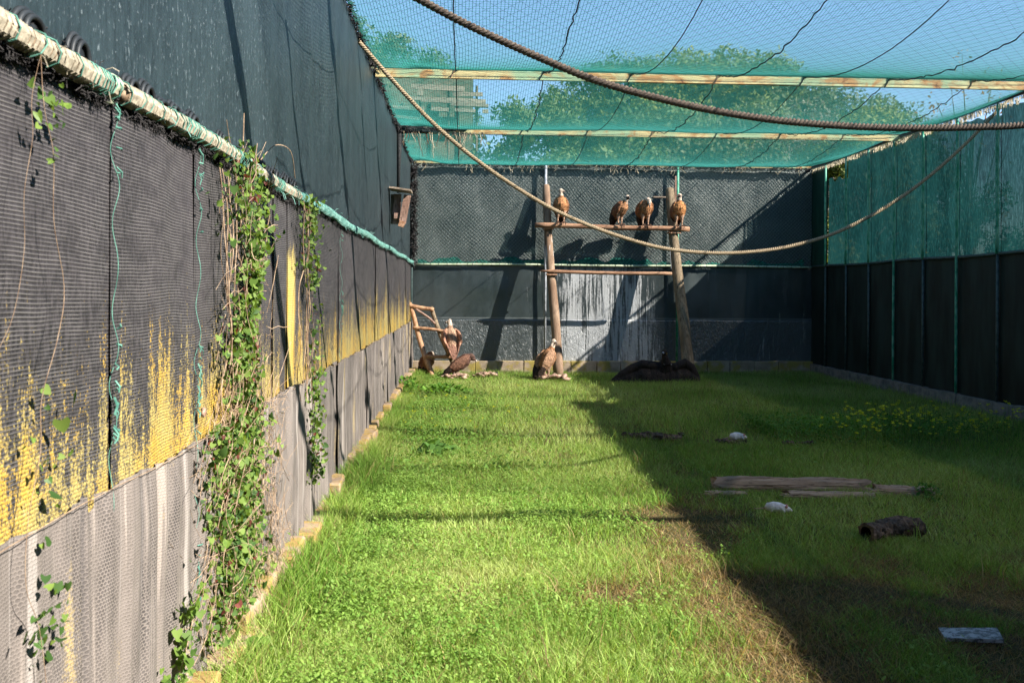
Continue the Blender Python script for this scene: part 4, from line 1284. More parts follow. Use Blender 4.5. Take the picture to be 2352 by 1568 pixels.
def half_beam(name, xa, ya, xb, yb_, w, h, label, seed, taper=0.0):
    rs = random.Random(seed)
    a = ground_at(xa, ya); b = ground_at(xb, yb_)
    d = b - a; d.z = 0; L = d.length; t_ = d.normalized(); sd = Vector((-t_.y, t_.x, 0)); mb = MB(); vs = []; seg = 26
    prof = [(-0.40, 0.0), (-0.52, 0.30), (-0.50, 0.47), (-0.44, 0.50), (-0.50, 0.54), (-0.40, 0.78), (-0.22, 0.93), (-0.17, 0.86), (-0.12, 0.97), (0.12, 1.0), (0.36, 0.82), (0.5, 0.4), (0.42, 0.0)]
    for i in range(seg + 1):
        t = i / seg
        for k, (u, v) in enumerate(prof):
            e = 0.035 * rs.uniform(-1, 1) if i in (0, seg) else 0
            hh = h * (1 - taper * t) * (1 + 0.035 * math.sin(t * 13 + seed * 2 + k * 1.7) + 0.03 * rs.uniform(-1, 1))
            q = a + t_ * (L * t + e * (2 if i in (0, seg) else 0)) + sd * (u * w * (1 + 0.06 * math.sin(t * 11 + k))) + Vector((0, 0, v * hh + 0.012))
            vs.append(q)
    n = len(prof); fs = []
    for i in range(seg):
        for k in range(n - 1): fs.append((i * n + k, i * n + k + 1, (i + 1) * n + k + 1, (i + 1) * n + k))
    fs.append(tuple(range(n))); fs.append(tuple(seg * n + k for k in reversed(range(n))))
    mb.add(vs, fs)
    # splinters at the broken end
    for i in range(5):
        s0 = a + sd * rs.uniform(-.4, .4) * w + Vector((0, 0, rs.uniform(0.2, 0.8) * h)); mb.tube([s0, s0 - t_ * rs.uniform(0.03, 0.09)], [0.012, 0.003], 4)
    o = mb.build(name, M['beam_wood']); tag(o, label, 'timber'); return o
half_beam('split_beam', 1648, 1128, 1990, 1134, 0.13, 0.135, 'long split brown timber lying in the shaded grass, biggest of the three', 1)
half_beam('split_beam', 1810, 1146, 1998, 1150, 0.09, 0.07, 'short timber piece lying in front of the long split timber', 2)
half_beam('split_beam', 2003, 1142, 2140, 1144, 0.12, 0.115, 'shorter rounded timber to the right of the long split timber', 3, 0.2)
half_beam('split_beam', 1628, 1141, 1700, 1142, 0.06, 0.05, 'small dark timber stub at the left end of the long split timber', 4)

def bark_piece(name, xa, xb, yg, r, label, seed, jit=0.25, flat=0.7):
    mb = MB(); a = ground_at(xa, yg); b = ground_at(xb, yg + 1)
    rough_log(mb, a + Vector((0, 0, r * 0.6)), b + Vector((0, 0, r * 0.6)), r, flat, seed=seed, jit=jit, bend=r * 0.5, seg=26, n=12)
    rs = random.Random(seed)
    for i in range(14):
        t = rs.random(); p_ = a.lerp(b, t); mb.ball(p_ + Vector((0, rs.uniform(-.5, .5) * r, r * 1.1)), rs.uniform(0.25, 0.5) * r, (1.6, 1, 0.6), 6, 4, jit=0.5)
    o = mb.build(name, M['bark']); tag(o, label, 'bark'); return o
bark_piece('bark_piece', 1432, 1566, 1011, 0.075, 'long dark piece of rough bark at the edge of the sunlit grass', 11)
bark_piece('bark_piece', 1646, 1716, 1022, 0.055, 'broken dark bark with a white rat lying on top', 12, 0.35)
bark_piece('bark_piece', 1797, 1868, 1024, 0.045, 'small brown bark piece right of the bark with the rat', 13, 0.35)

def rat(px, py, z, rz, label, s=1.0):
    root = empty('dead_rat', ground_at(px, py) + Vector((0, 0, z)), rz, label, 'rat', 'dead white feeding rats')
    mb = MB()
    mb.tube([(-0.10, 0, 0.03), (-0.08, 0, 0.04), (-0.03, 0.0, 0.045), (0.02, 0, 0.045), (0.065, 0.005, 0.036), (0.10, 0.01, 0.028), (0.125, 0.012, 0.02)],
            [0.012, 0.036, 0.046, 0.042, 0.030, 0.020, 0.006], 14)
    for (x, y_) in ((-0.05, -0.04), (0.05, -0.035)):
        mb.tube([(x, y_ * 0.5, 0.03), (x + 0.01, y_ * 1.3, 0.012)], [0.015, 0.006], 6)
    body = mb.build('body', M['white_fur'], root, smooth=True)
    mb = MB(); mb.tube([(-0.10, 0, 0.03), (-0.13, 0.02, 0.02), (-0.17, 0.01, 0.015), (-0.20, 0.03, 0.012)], [0.006, 0.005, 0.003, 0.002], 6); mb.build('tail', M['pink'], root, smooth=True)
    for sy in (-1, 1):
        mb = MB(); mb.ball((0.075, sy * 0.022, 0.058), 0.013, (1, 0.35, 1), 8, 6); mb.build('ear', M['pink'], root, smooth=True)
    root.scale = (s, s, s)
rat(1785, 1184, 0.03, -0.35, 'white rat lying alone in the grass in front of the split timbers', 1.0)
rat(1694, 1021, 0.065, 0.1, 'white rat lying on top of the broken bark piece', 1.05)
mb = MB(); p1, p2, p3, p4 = [ground_at(*q) for q in ((2155, 1463), (2290, 1463), (2305, 1491), (2170, 1487))]
vs = [v + Vector((0, 0, z)) for z in (0.035, 0.055) for v in (p4, p3, p2, p1)]
mb.add(vs, [(3, 2, 1, 0), (4, 5, 6, 7), (0, 1, 5, 4), (1, 2, 6, 5), (2, 3, 7, 6), (3, 0, 4, 7)])
tag(mb.build('stone_slab', M['slab']), 'flat mottled grey and white slab lying in the darkest shade near the camera', 'slab')

# ------------------------------------------------------------------ VINES on the left wall
def leaf_mesh(name, mat, s=1.0, fold=0.25):
    # heart shaped leaf, petiole at origin, blade along -Z, facing +X
    out = [(0, 0), (0.42, 0.22), (0.55, -0.10), (0.38, -0.55), (0, -1.0), (-0.38, -0.55), (-0.55, -0.10), (-0.42, 0.22)]
    vs = [(fold * abs(u) * s * 0.4, u * s, v * s) for u, v in out] + [(-0.02 * s, 0, -0.45 * s)]
    fs = [(8, i, (i + 1) % 8) for i in range(8)]
    mb = MB(); mb.add(vs, fs); me = mb.mesh(name); me.materials.append(mat); return me
LM = [leaf_mesh('leaf', M['vine_leaf'], 1.0), leaf_mesh('leaf', M['vine_leaf_dark'], 1.0, 0.5), leaf_mesh('leaf', M['vine_dead'], 0.8, 1.2)]
LV = [np.array([v.co for v in me.vertices]) for me in LM]
LF = np.array([[p_.vertices[0], p_.vertices[1], p_.vertices[2]] for p_ in LM[0].polygons])
VC = [((0.08, 0.15, 0.025), (0.20, 0.29, 0.06)), ((0.035, 0.085, 0.02), (0.08, 0.15, 0.035)), ((0.06, 0.012, 0.015), (0.17, 0.05, 0.03))]
def vine(label, dens, n_obj, n_stuff, size, seed, stems, name='climbing_vine', probs=(0.62, 0.31, 0.07)):
    """dens(rs) -> (y, z, thickness) sample on the wall"""
    rs = random.Random(seed)
    root = empty(name, (0, 0, 0), label=label, cat='vine', group='climbing vines on the netting wall')
    mb = MB()
    for pts, r in stems: mb.tube(catmull([Vector(p) for p in pts], 6), r, 5, jit=0.1)
    mb.build('stem', M['stem'], root)
    Vs, Fs, Cs = [], [], []; base = 0
    for i in range(n_obj + n_stuff):
        y, z, th = dens(rs)
        kind = rs.choices((0, 1, 2), probs)[0]
        s_ = size * rs.uniform(0.35, 1.25) * (1.0 if rs.random() > .15 else 1.35)
        x = XL + 0.04 + th * rs.random() ** 1.3 * (1.0 if i < n_obj else 0.8)
        rot = Matrix.Rotation(rs.uniform(-1.6, 1.6), 3, 'X') @ Matrix.Rotation(rs.uniform(-1.3, 1.3), 3, 'Z') @ Matrix.Rotation(rs.uniform(-1.1, 0.6), 3, 'Y')
        if i < n_obj:
            o = bpy.data.objects.new('leaf', LM[kind]); COL.objects.link(o); o.parent = root
            o.matrix_local = Matrix.Translation((x, y, z)) @ rot.to_4x4() @ Matrix.Diagonal((s_ * rs.uniform(.4, 1.8), s_ * rs.uniform(.65, 1.05), s_ * rs.uniform(.8, 1.1), 1))
        else:
            v = (LV[kind] * s_) @ np.array(rot).T + np.array([x, y, z])
            Vs.append(v); Fs.append(LF + base); base += len(v)
            a, b = VC[kind]; t = rs.random(); Cs.append(np.tile([a[q] + (b[q] - a[q]) * t for q in range(3)], (len(v), 1)))
    if Vs: np_mesh('small_leaves', np.concatenate(Vs), np.concatenate(Fs), M['leaf'], col=np.concatenate(Cs), parent=root, kind='stuff')
    return root
def tangle(parent, y0, y1, z0, z1, n, seed):
    rs = random.Random(seed); mb = MB()
    for i in range(n):
        p = Vector((XL + rs.uniform(0.03, 0.13), rs.uniform(y0, y1), rs.uniform(z0, z1))); pts = [p]
        d = Vector((rs.uniform(-.2, .2), rs.uniform(-1, 1), rs.uniform(-1, 1))).normalized() * rs.uniform(0.02, 0.06)
        for q in range(4):
            d = d + Vector((rs.uniform(-.01, .01), rs.uniform(-.03, .03), rs.uniform(-.03, .03))); p = p + d
            p.x = max(p.x, XL + 0.03); pts.append(p.copy())
        mb.tube(pts, rs.uniform(0.0008, 0.002), 3, caps=False)
    mb.build('dry_tangle', M['stem'], parent, kind='stuff')
def d1(rs):
    while True:
        t = rs.random() ** 0.85
        z = 2.68 - t * 2.45
        if z > 1.25:
            c = 4.72 - 0.12 * math.sin(z * 5); w = 0.11 + 0.16 * (z > 2.15) + 0.07 * math.sin(z * 9)
            if rs.random() < 0.5: continue
            if rs.random() < 0.12: c -= 0.3
        else:
            c = 4.50; w = 0.40 + 0.10 * math.sin(z * 8)
        y = rs.gauss(c, w * 0.62)
        if 3.9 < y < 5.75: return y, z, 0.11
def d2(rs):
    while True:
        z = 2.62 - rs.random() * 2.2
        c = 6.55 if z > 1.9 else 6.75
        w = 0.30 if z > 2.05 else (0.07 if z > 1.35 else 0.16)
        if 1.3 < z < 1.95 and rs.random() < 0.8: continue
        y = rs.gauss(c, w * 0.6)
        return y, z, 0.12
def d3(rs):
    z = rs.choice([rs.gauss(0.95, 0.07), rs.gauss(2.42, 0.07), rs.uniform(0.3, 0.9), rs.gauss(1.35, 0.12), rs.gauss(0.95, 0.05)])
    return rs.gauss(2.50, 0.06), z, 0.05
def d4(rs):
    t = rs.random(); return 3.35 + 0.5 * t + rs.gauss(0, 0.06), 0.12 + 0.42 * t + rs.gauss(0, 0.07), 0.08
def stemset(y0, n, zt, zb_, spread, seed):
    rs = random.Random(seed); out = []
    for i in range(n):
        y = y0 + rs.gauss(0, spread); z = zt; pts = [(XL + 0.05, y, z)]
        while z > zb_:
            z -= rs.uniform(0.12, 0.22); y += rs.gauss(0, 0.045); pts.append((XL + 0.05 + rs.uniform(0, 0.03), y, z))
        out.append((pts, rs.choice([0.0016, 0.0024, 0.004]) * (0.42 if n <= 3 else 0.8)))
    return out
sprig = [([(XL + 0.06, 5.0, 2.66), (XL + 0.10, 5.2, 2.78), (XL + 0.12, 5.55, 2.80), (XL + 0.10, 5.8, 2.66)], 0.003), ([(XL + 0.06, 4.6, 2.6), (XL + 0.06, 4.62, 2.85)], 0.003)]
big_vine = vine('large leafy vine climbing from the kerb to the rail, with dark red dead leaves', d1, 280, 4800, 0.029, 5, stemset(4.75, 5, 2.62, 0.3, 0.12, 1) + stemset(4.25, 5, 2.5, 1.2, 0.12, 2) + stemset(4.5, 9, 1.3, 0.15, 0.3, 3) + sprig)
tangle(big_vine, 3.9, 5.5, 0.1, 1.3, 800, 3); tangle(big_vine, 4.3, 5.1, 1.3, 2.5, 160, 4)
vine('narrower leafy vine hanging beside the orange strip, right of the large vine', d2, 110, 900, 0.030, 6, stemset(6.5, 7, 2.6, 1.2, 0.18, 4) + stemset(6.8, 3, 1.6, 0.3, 0.08, 5))
vine('sparse vine with big leaves at the far left edge, nearest the camera', d3, 46, 60, 0.027, 7, stemset(2.47, 2, 2.6, 0.3, 0.01, 6), probs=(0.5, 0.5, 0.0))
vine('low leafy shoots creeping over the foot of the net at the bottom left', d4, 60, 120, 0.036, 8, [([(XL + 0.06, 3.3, 0.1), (XL + 0.07, 3.6, 0.3), (XL + 0.07, 3.85, 0.55)], 0.003)], probs=(0.8, 0.2, 0))

# ------------------------------------------------------------------ GRASS
def grass_points(n, y0, y1, fn=None):
    out = []
    while sum(len(o) for o in out) < n:
        m = n * 2
        y = RNG.uniform(y0, y1, m); x = RNG.uniform(XL + 0.06, XR - 0.02, m)
        # only what the picture can see, with a margin
        ok = (x < (0.70 * y + 0.9)) & (x > -0.62 * y - 1.0)
        if fn is not None: ok &= RNG.random(m) < fn(x, y)
        out.append(np.stack([x[ok], y[ok]], 1))
    return np.concatenate(out)[:n]

def dryness(x, y):
    """worn, straw coloured ground along the path"""
    d = np.exp(-((x - 1.95 - 0.25 * np.sin(y * 0.9)) / 0.42) ** 2) * np.clip((9.5 - y) / 2.5, 0, 1)
    for (px_, py_, rx_, ry_, k_) in ((1560, 1185, 0.36, 0.42, 1.3), (1690, 1240, 0.25, 0.3, 1.1), (1775, 1375, 0.26, 0.28, 1.4), (1400, 1370, 0.2, 0.2, 0.8), (2250, 1385, 0.6, 0.16, 1.2), (1640, 1470, 0.3, 0.2, 0.6)):
        g_ = ground_at(px_, py_); d = d + k_ * np.exp(-((x - g_.x) / rx_) ** 2 - ((y - g_.y) / ry_) ** 2)
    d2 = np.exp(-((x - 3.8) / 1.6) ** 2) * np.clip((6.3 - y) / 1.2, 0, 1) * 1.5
    n = fbm(x * 1.7 + 9, y * 1.7, 3)
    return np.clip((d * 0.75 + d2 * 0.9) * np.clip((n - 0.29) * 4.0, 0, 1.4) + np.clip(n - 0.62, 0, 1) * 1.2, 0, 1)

def blades(name, pts, hmin, hmax, w, lean, label, segs=2, cols=None):
    n = len(pts)
    x, y = pts[:, 0], pts[:, 1]
    z = ground_z(x, y)
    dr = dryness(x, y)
    big = fbm(x * 1.1, y * 1.1 + 20, 2)
    h = RNG.uniform(hmin, hmax, n) * (0.55 + 0.9 * big) * (1 - 0.45 * dr)
    a = RNG.uniform(0, 2 * math.pi, n); la = RNG.uniform(0, 2 * math.pi, n)
    ln = lean * h * RNG.uniform(0.2, 1.6, n) * (1 + dr)
    wx, wy = np.cos(a) * w / 2, np.sin(a) * w / 2
    lx, ly = np.cos(la) * ln, np.sin(la) * ln
    rows = []
    lev = np.linspace(0, 1, segs + 1)
    for i, t in enumerate(lev[:-1]):
        ww = (1 - 0.45 * t)
        for sg in (-1, 1):
            rows.append(np.stack([x + sg * wx * ww + lx * t ** 1.8, y + sg * wy * ww + ly * t ** 1.8, z - 0.01 + h * t * (1 - 0.12 * t)], 1))
    rows.append(np.stack([x + lx, y + ly, z + h * (0.86 - 0.12 * lean)], 1))
    V = np.stack(rows, 1); k = V.shape[1]
    F = []
    b = np.arange(n) * k
    for i in range(segs - 1):
        o_ = 2 * i
        F.append(np.stack([b + o_, b + o_ + 1, b + o_ + 3], 1)); F.append(np.stack([b + o_, b + o_ + 3, b + o_ + 2], 1))
    o_ = 2 * (segs - 1)
    F.append(np.stack([b + o_, b + o_ + 1, b + o_ + 2], 1))
    F = np.concatenate(F)
    g1, g2, g3 = np.array(cols or [(0.18, 0.33, 0.055), (0.36, 0.50, 0.12), (0.57, 0.63, 0.27)])
    q = np.clip(fbm(x * 0.7 + 40, y * 0.7, 3) * 1.2 - 0.2 + RNG.normal(0, 0.22, n), 0, 1)[:, None]
    c = np.where(q < 0.5, g1 + (g2 - g1) * q * 2, g2 + (g3 - g2) * (q - 0.5) * 2)
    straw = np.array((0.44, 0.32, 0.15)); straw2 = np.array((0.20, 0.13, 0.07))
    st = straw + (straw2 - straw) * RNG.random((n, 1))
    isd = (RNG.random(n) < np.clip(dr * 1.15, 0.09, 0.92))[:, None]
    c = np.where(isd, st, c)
    c = c * RNG.uniform(0.6, 1.3, (n, 1))
    C = np.repeat(c[:, None, :], k, axis=1)
    o = np_mesh(name, V.reshape(-1, 3), F, M['leaf'], col=C.reshape(-1, 3), kind='stuff')
    tag(o, label, 'grass'); return o
thin = lambda x, y: np.clip(1 - 0.55 * dryness(x, y), 0.2, 1)
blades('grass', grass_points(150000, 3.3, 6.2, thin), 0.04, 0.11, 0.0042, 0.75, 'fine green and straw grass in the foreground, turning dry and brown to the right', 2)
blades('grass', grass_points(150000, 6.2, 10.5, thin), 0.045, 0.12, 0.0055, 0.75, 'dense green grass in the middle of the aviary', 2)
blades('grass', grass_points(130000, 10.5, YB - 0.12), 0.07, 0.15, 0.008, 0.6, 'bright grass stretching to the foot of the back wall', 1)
# taller tufts along the kerb and in clumps
tl = grass_points(26000, 3.3, 19.8, lambda x, y: np.exp(-((x - XL - 0.2) / 0.16) ** 2) + 0.05 * (fbm(x * 2, y * 2, 2) > 0.62))
blades('tall_grass', tl, 0.16, 0.30, 0.006, 0.55, 'taller loose grass tufts growing along the stone kerb', 2, [(0.12, 0.25, 0.035), (0.26, 0.40, 0.07), (0.42, 0.48, 0.17)])

# blades growing up against and over the things lying on the lawn
ep = []
for (xa, ya, xb, yb_, n_) in ((1640, 1140, 1995, 1148, 700), (1800, 1152, 2145, 1153, 520), (1945, 1248, 2112, 1252, 420), (1430, 1014, 1568, 1014, 420), (1640, 1027, 1722, 1027, 260),
                          (1795, 1028, 1872, 1028, 240), (1752, 1188, 1815, 1190, 150), (2150, 1494, 2310, 1497, 120), (1405, 868, 1615, 868, 900), (960, 868, 1300, 872, 1200)):
    for q_ in range(n_):
        t_ = random.random(); g_ = ground_at(xa + (xb - xa) * t_ + random.uniform(-8, 8), ya + (yb_ - ya) * t_ + random.uniform(-5, 4)); ep.append((g_.x, g_.y))
blades('edge_grass', np.array(ep), 0.05, 0.13, 0.006, 0.7, 'grass blades growing up around the logs, slab and birds on the lawn', 2)

def weeds(name, pts, s0, s1, zmax, label, cols, nl=1):
    n = len(pts); x, y = pts[:, 0], pts[:, 1]
    z = ground_z(x, y) + RNG.random(n) ** 0.7 * zmax
    s_ = RNG.uniform(s0, s1, n)
    a = RNG.uniform(0, 2 * math.pi, n); tilt = RNG.normal(0, 0.45, (n, 2))
    ux = np.stack([np.cos(a), np.sin(a), tilt[:, 0]], 1); vx = np.stack([-np.sin(a), np.cos(a), tilt[:, 1]], 1)
    c0 = np.stack([x, y, z], 1)
    sh = [(0, -0.55), (0.36, -0.15), (0.30, 0.30), (0, 0.62), (-0.30, 0.30), (-0.36, -0.15)]
    V = np.stack([c0 + ux * (u * s_)[:, None] + vx * (v * s_)[:, None] + np.array([0, 0, 1.0]) * (abs(u) * 0.5 * s_)[:, None] for u, v in sh], 1)
    b = np.arange(n) * 6
    F = np.concatenate([np.stack([b, b + 1, b + 5], 1), np.stack([b + 1, b + 2, b + 5], 1), np.stack([b + 2, b + 4, b + 5], 1), np.stack([b + 2, b + 3, b + 4], 1)])
    g1, g2 = np.array(cols)
    c = g1 + (g2 - g1) * np.clip(fbm(x * 3, y * 3, 2)[:, None] + RNG.normal(0, 0.2, (n, 1)), 0, 1)
    C = np.repeat(c[:, None], 6, 1)
    o = np_mesh(name, V.reshape(-1, 3), F, M['leaf'], col=C.reshape(-1, 3), kind='stuff'); tag(o, label, 'weeds'); return o
wf = lambda x, y: np.clip((fbm(x * 1.6 + 3, y * 1.6 + 7, 3) - 0.36) * 3.2, 0, 1) * np.clip((2.6 - x) / 3.0, 0.03, 1) * (1 - dryness(x, y)) * (0.4 + 0.6 * (vnoise(x * 9, y * 9) > 0.45))
weeds('leafy_weeds', grass_points(40000, 3.4, 8.5, wf), 0.008, 0.022, 0.10, 'broad-leaved weeds and clover mixed in the sunlit grass', [(0.12, 0.25, 0.035), (0.28, 0.42, 0.09)])
wf2 = lambda x, y: np.clip((fbm(x * 1.2 + 13, y * 1.2 + 7, 3) - 0.38) * 3, 0, 1) * np.clip((1.6 - x) / 2.0, 0.03, 1)
weeds('far_leafy_weeds', grass_points(15000, 8.5, 20, wf2), 0.015, 0.04, 0.10, 'low leafy weeds along the left side towards the back wall', [(0.10, 0.22, 0.03), (0.24, 0.38, 0.08)])

n_ = 9000
wx = RNG.uniform(-0.98, 0.5, n_ * 3); wy = RNG.uniform(3.6, 6.6, n_ * 3)
k_ = RNG.random(n_ * 3) < np.clip((fbm(wx * 3 + 2, wy * 3, 2) - 0.42) * 6, 0, 1) * np.clip((0.2 - wx) / 0.9, 0, 1) * (0.35 + 0.65 * RNG.random(n_ * 3))
weeds('lush_weeds', np.stack([wx[k_], wy[k_]], 1)[:n_], 0.008, 0.024, 0.14, 'lush bright weeds crowding the bottom left beside the kerb', [(0.11, 0.22, 0.035), (0.26, 0.38, 0.08)])
def bush(px, py, rad, h, n, s_, label, name='weed_plant', cols=((0.06, 0.16, 0.02), (0.19, 0.36, 0.05)), group=None):
    g = ground_at(px, py)
    x = g.x + RNG.normal(0, rad * 0.5, n); y = g.y + RNG.normal(0, rad * 0.5, n)
    r_ = np.sqrt((x - g.x) ** 2 + (y - g.y) ** 2)
    z = RNG.random(n) ** 0.7 * h * np.clip(1 - (r_ / rad / 1.4) ** 2, 0.15, 1)
    s = RNG.uniform(0.6, 1.2, n) * s_
    a = RNG.uniform(0, 6.28, n); tl_ = RNG.normal(0, 0.6, (n, 2))
    ux = np.stack([np.cos(a), np.sin(a), tl_[:, 0]], 1); vx = np.stack([-np.sin(a), np.cos(a), tl_[:, 1]], 1)
    sh = [(0, -0.55), (0.36, -0.15), (0.30, 0.30), (0, 0.62), (-0.30, 0.30), (-0.36, -0.15)]
    c0 = np.stack([x, y, z], 1)
    V = np.stack([c0 + ux * (u * s)[:, None] + vx * (v * s)[:, None] for u, v in sh], 1)
    b = np.arange(n) * 6
    F = np.concatenate([np.stack([b, b + 1, b + 5], 1), np.stack([b + 1, b + 2, b + 5], 1), np.stack([b + 2, b + 4, b + 5], 1), np.stack([b + 2, b + 3, b + 4], 1)])
    c = np.array(cols[0]) + (np.array(cols[1]) - np.array(cols[0])) * RNG.random((n, 1))
    root = empty(name, (0, 0, 0), label=label, cat='plant', group=group)
    np_mesh('leaves', V.reshape(-1, 3), F, M['leaf'], col=np.repeat(c[:, None], 6, 1).reshape(-1, 3), parent=root, kind='stuff')
    mb = MB()
    for i in range(0, n, max(1, n // 24)):
        mb.tube([(g.x + (x[i] - g.x) * .2, g.y + (y[i] - g.y) * .2, 0), (x[i], y[i], z[i])], 0.0025, 3)
    mb.build('stems', simple('green_stem', (0.08, 0.14, 0.03), (0.14, 0.20, 0.05)).m if 'gs' not in M else M['gs'], root)
    return root
M['gs'] = simple('green_stem', (0.08, 0.14, 0.03), (0.14, 0.20, 0.05)).m
bush(630, 1265, 0.17, 0.30, 420, 0.04, 'dense bright green weed bush at the foot of the wall right of the large vine')
bush(1000, 1045, 0.22, 0.16, 60, 0.13, 'round-leaved mallow plant in the sunny grass near the kerb', cols=((0.09, 0.20, 0.04), (0.17, 0.33, 0.08)))
bush(560, 1540, 0.20, 0.16, 70, 0.085, 'broad pale green leaf rosette at the bottom beside the kerb', cols=((0.12, 0.24, 0.04), (0.22, 0.36, 0.07)))
bush(930, 905, 0.35, 0.34, 380, 0.06, 'leafy green weeds in the sunny back corner by the kerb')
bush(1020, 905, 0.5, 0.2, 300, 0.07, 'spreading low weeds in front of the ladder')
bush(2130, 1150, 0.14, 0.18, 120, 0.03, 'small leafy weed at the right end of the timbers', cols=((0.05, 0.15, 0.02), (0.12, 0.28, 0.05)))

# yellow flowers: sorrel stand in the shade on the right, and a few in the sun
def flowers(name, n, rect, hmin, hmax, label, s_=0.012):
    mb = MB(); mbs = MB()
    for i in range(n):
        px = random.uniform(rect[0], rect[2]); py = random.uniform(rect[1], rect[3])
        if random.random() < 0.35: px = random.gauss((rect[0] + rect[2]) / 2 - 60, (rect[2] - rect[0]) / 9)
        g = ground_at(px, py); h = random.uniform(hmin, hmax)
        if g.x > XR - 0.1: continue
        top = g + Vector((random.uniform(-.05, .05), random.uniform(-.05, .05), h))
        mbs.tube([g, g.lerp(top, 0.5) + Vector((random.uniform(-.015, .015), 0, 0)), top], 0.0022, 3)
        for q in range(random.choice([1, 2, 3])):
            c = top + Vector((random.uniform(-.02, .02), random.uniform(-.02, .02), random.uniform(-.02, .01)))
            for k in range(4):
                a = k * 1.57 + random.random(); d = Vector((math.cos(a), math.sin(a), 0.7)) * s_; e = Vector((-math.sin(a), math.cos(a), 0)) * s_ * 0.5
                mb.add([c, c + d * 0.7 + e, c + d * 1.2, c + d * 0.7 - e], [(0, 1, 2, 3)])
    root = empty(name, (0, 0, 0), label=label, cat='flowers')
    mb.build('blossoms', M['yellow'], root, kind='stuff'); mbs.build('flower_stems', M['gs'], root, kind='stuff')
M['yellow'] = Mat('yellow_petal', 0.5, 0.2).color((0.62, 0.62, 0.03)).translucent((0.7, 0.7, 0.02), 0.4).m
flowers('wood_sorrel_flowers', 190, (1880, 985, 2350, 1040), 0.22, 0.42, 'tall stand of small yellow sorrel flowers in the shade by the right wall', 0.019)
flowers('buttercup_flowers', 42, (920, 900, 1200, 1010), 0.10, 0.2, 'scattered small yellow flowers in the sunny grass', 0.014)
weeds('sorrel_leaves', np.stack([np.clip(RNG.normal(5.3, 0.9, 9000), 4.0, 8.2), RNG.normal(11.2, 0.45, 9000)], 1), 0.015, 0.035, 0.22, 'clover-like leaves under the yellow sorrel flowers', [(0.05, 0.14, 0.02), (0.13, 0.30, 0.04)])

# ------------------------------------------------------------------ TREES beyond the back wall
def tree(loc, rx, rz_, zc, n_clump, per, leaf, label, seed, cols, lean=0.0, sparse=False, group='trees behind the aviary', name='leafy_tree', tips=None):
    rs = np.random.default_rng(seed); rp = random.Random(seed)
    root = empty(name, (loc[0], loc[1], 0), label=label, cat='tree', group=group)
    # trunk and limbs
    mb = MB()
    mb.tube([(0, 0, -0.1), (0.1, 0.05, zc * 0.35), (0.0, 0.1, zc * 0.75), (0.1, 0, zc + rz_ * 0.3)], [0.22, 0.17, 0.12, 0.05], 8, jit=0.1)
    cl = []
    for i in range(n_clump):
        u = rs.normal(0, 1, 3); u /= np.linalg.norm(u)
        r_ = rs.uniform(0.45, 1.0) ** 0.6
        c = np.array([u[0] * rx * r_, u[1] * rx * 0.7 * r_, zc + u[2] * rz_ * r_])
        if c[2] < 0.8: c[2] = 0.8 + rs.random()
        cl.append(c)
        if i % (2 if sparse else 4) == 0:
            s0 = Vector((0, 0.05, zc * rp.uniform(0.3, 0.8)))
            mb.tube([s0, s0.lerp(Vector(c), 0.5) + Vector((0, 0, 0.2)), Vector(c)], [0.07 if not sparse else 0.03, 0.045 if not sparse else 0.02, 0.01], 5)
    mb.build('trunk', M['trunk'], root, smooth=True)
    cl = np.array(cl)
    rad = rs.uniform(0.4, 0.95, n_clump) * (rx / 3.2) ** 0.5
    n = n_clump * per
    idx = np.repeat(np.arange(n_clump), per)
    d = rs.normal(0, 1, (n, 3)); d /= np.linalg.norm(d, axis=1, keepdims=True)
    p = cl[idx] + d * (rad[idx] * rs.uniform(0.3, 1.15, n) ** 0.6)[:, None] * np.array([1.15, 1, 0.8])
    a = rs.normal(0, 1, (n, 3)); a /= np.linalg.norm(a, axis=1, keepdims=True)
    b = np.cross(a, d + 0.01); b /= np.linalg.norm(b, axis=1, keepdims=True) + 1e-9
    s_ = leaf * rs.uniform(0.5, 1.3, n)[:, None]
    V = np.stack([p - a * s_, p + b * s_ * 0.45, p + a * s_, p - b * s_ * 0.45], 1)
    bidx = np.arange(n) * 4
    F = np.stack([bidx, bidx + 1, bidx + 2, bidx + 3], 1)
    c1, c2 = np.array(cols[0]), np.array(cols[1])
    ct = rs.random(n_clump)[idx][:, None] * 0.6 + rs.random((n, 1)) * 0.4
    c = c1 + (c2 - c1) * ct
    np_mesh('crown', V.reshape(-1, 3), F, M['tree_leaf'], col=np.repeat(c[:, None], 4, 1).reshape(-1, 3), parent=root)
    return root
GRN = ((0.05, 0.10, 0.03), (0.14, 0.20, 0.06)); YEL = ((0.10, 0.14, 0.03), (0.26, 0.28, 0.05)); OLV = ((0.06, 0.09, 0.04), (0.16, 0.19, 0.09)); GRY = ((0.12, 0.11, 0.09), (0.24, 0.22, 0.18))
def T(px, pytop, Y, rx, lab, seed, cols, nc=90, per=260, leaf=0.09, **kw):
    if not kw.get('sparse'): nc = int(nc * 1.25); rx *= 1.3
    t = at(px, pytop, Y); c = at(px, 300, Y)
    ztop = t.z; rz_ = min(ztop * 0.42, 3.4); zc = ztop - rz_ - 0.3
    return tree((t.x, Y, 0), rx, rz_, zc, nc, per, leaf, lab, seed, cols, **kw)
T(800, 20, 28, 2.0, 'tall green tree at the left beyond the corner of the roof net', 21, OLV)
T(905, 60, 30, 1.9, 'olive green tree behind the roof net above the left wall top', 22, GRN, 50)
T(985, 140, 34, 1.6, 'low tree behind the grey slatted structure', 23, GRN, 40)
T(1250, 190, 27, 1.6, 'dark leafy tree just right of the sky gap', 24, GRN, 60)
T(1340, 100, 32, 1.9, 'tree with a pointed top left of the middle', 25, GRN, 60)
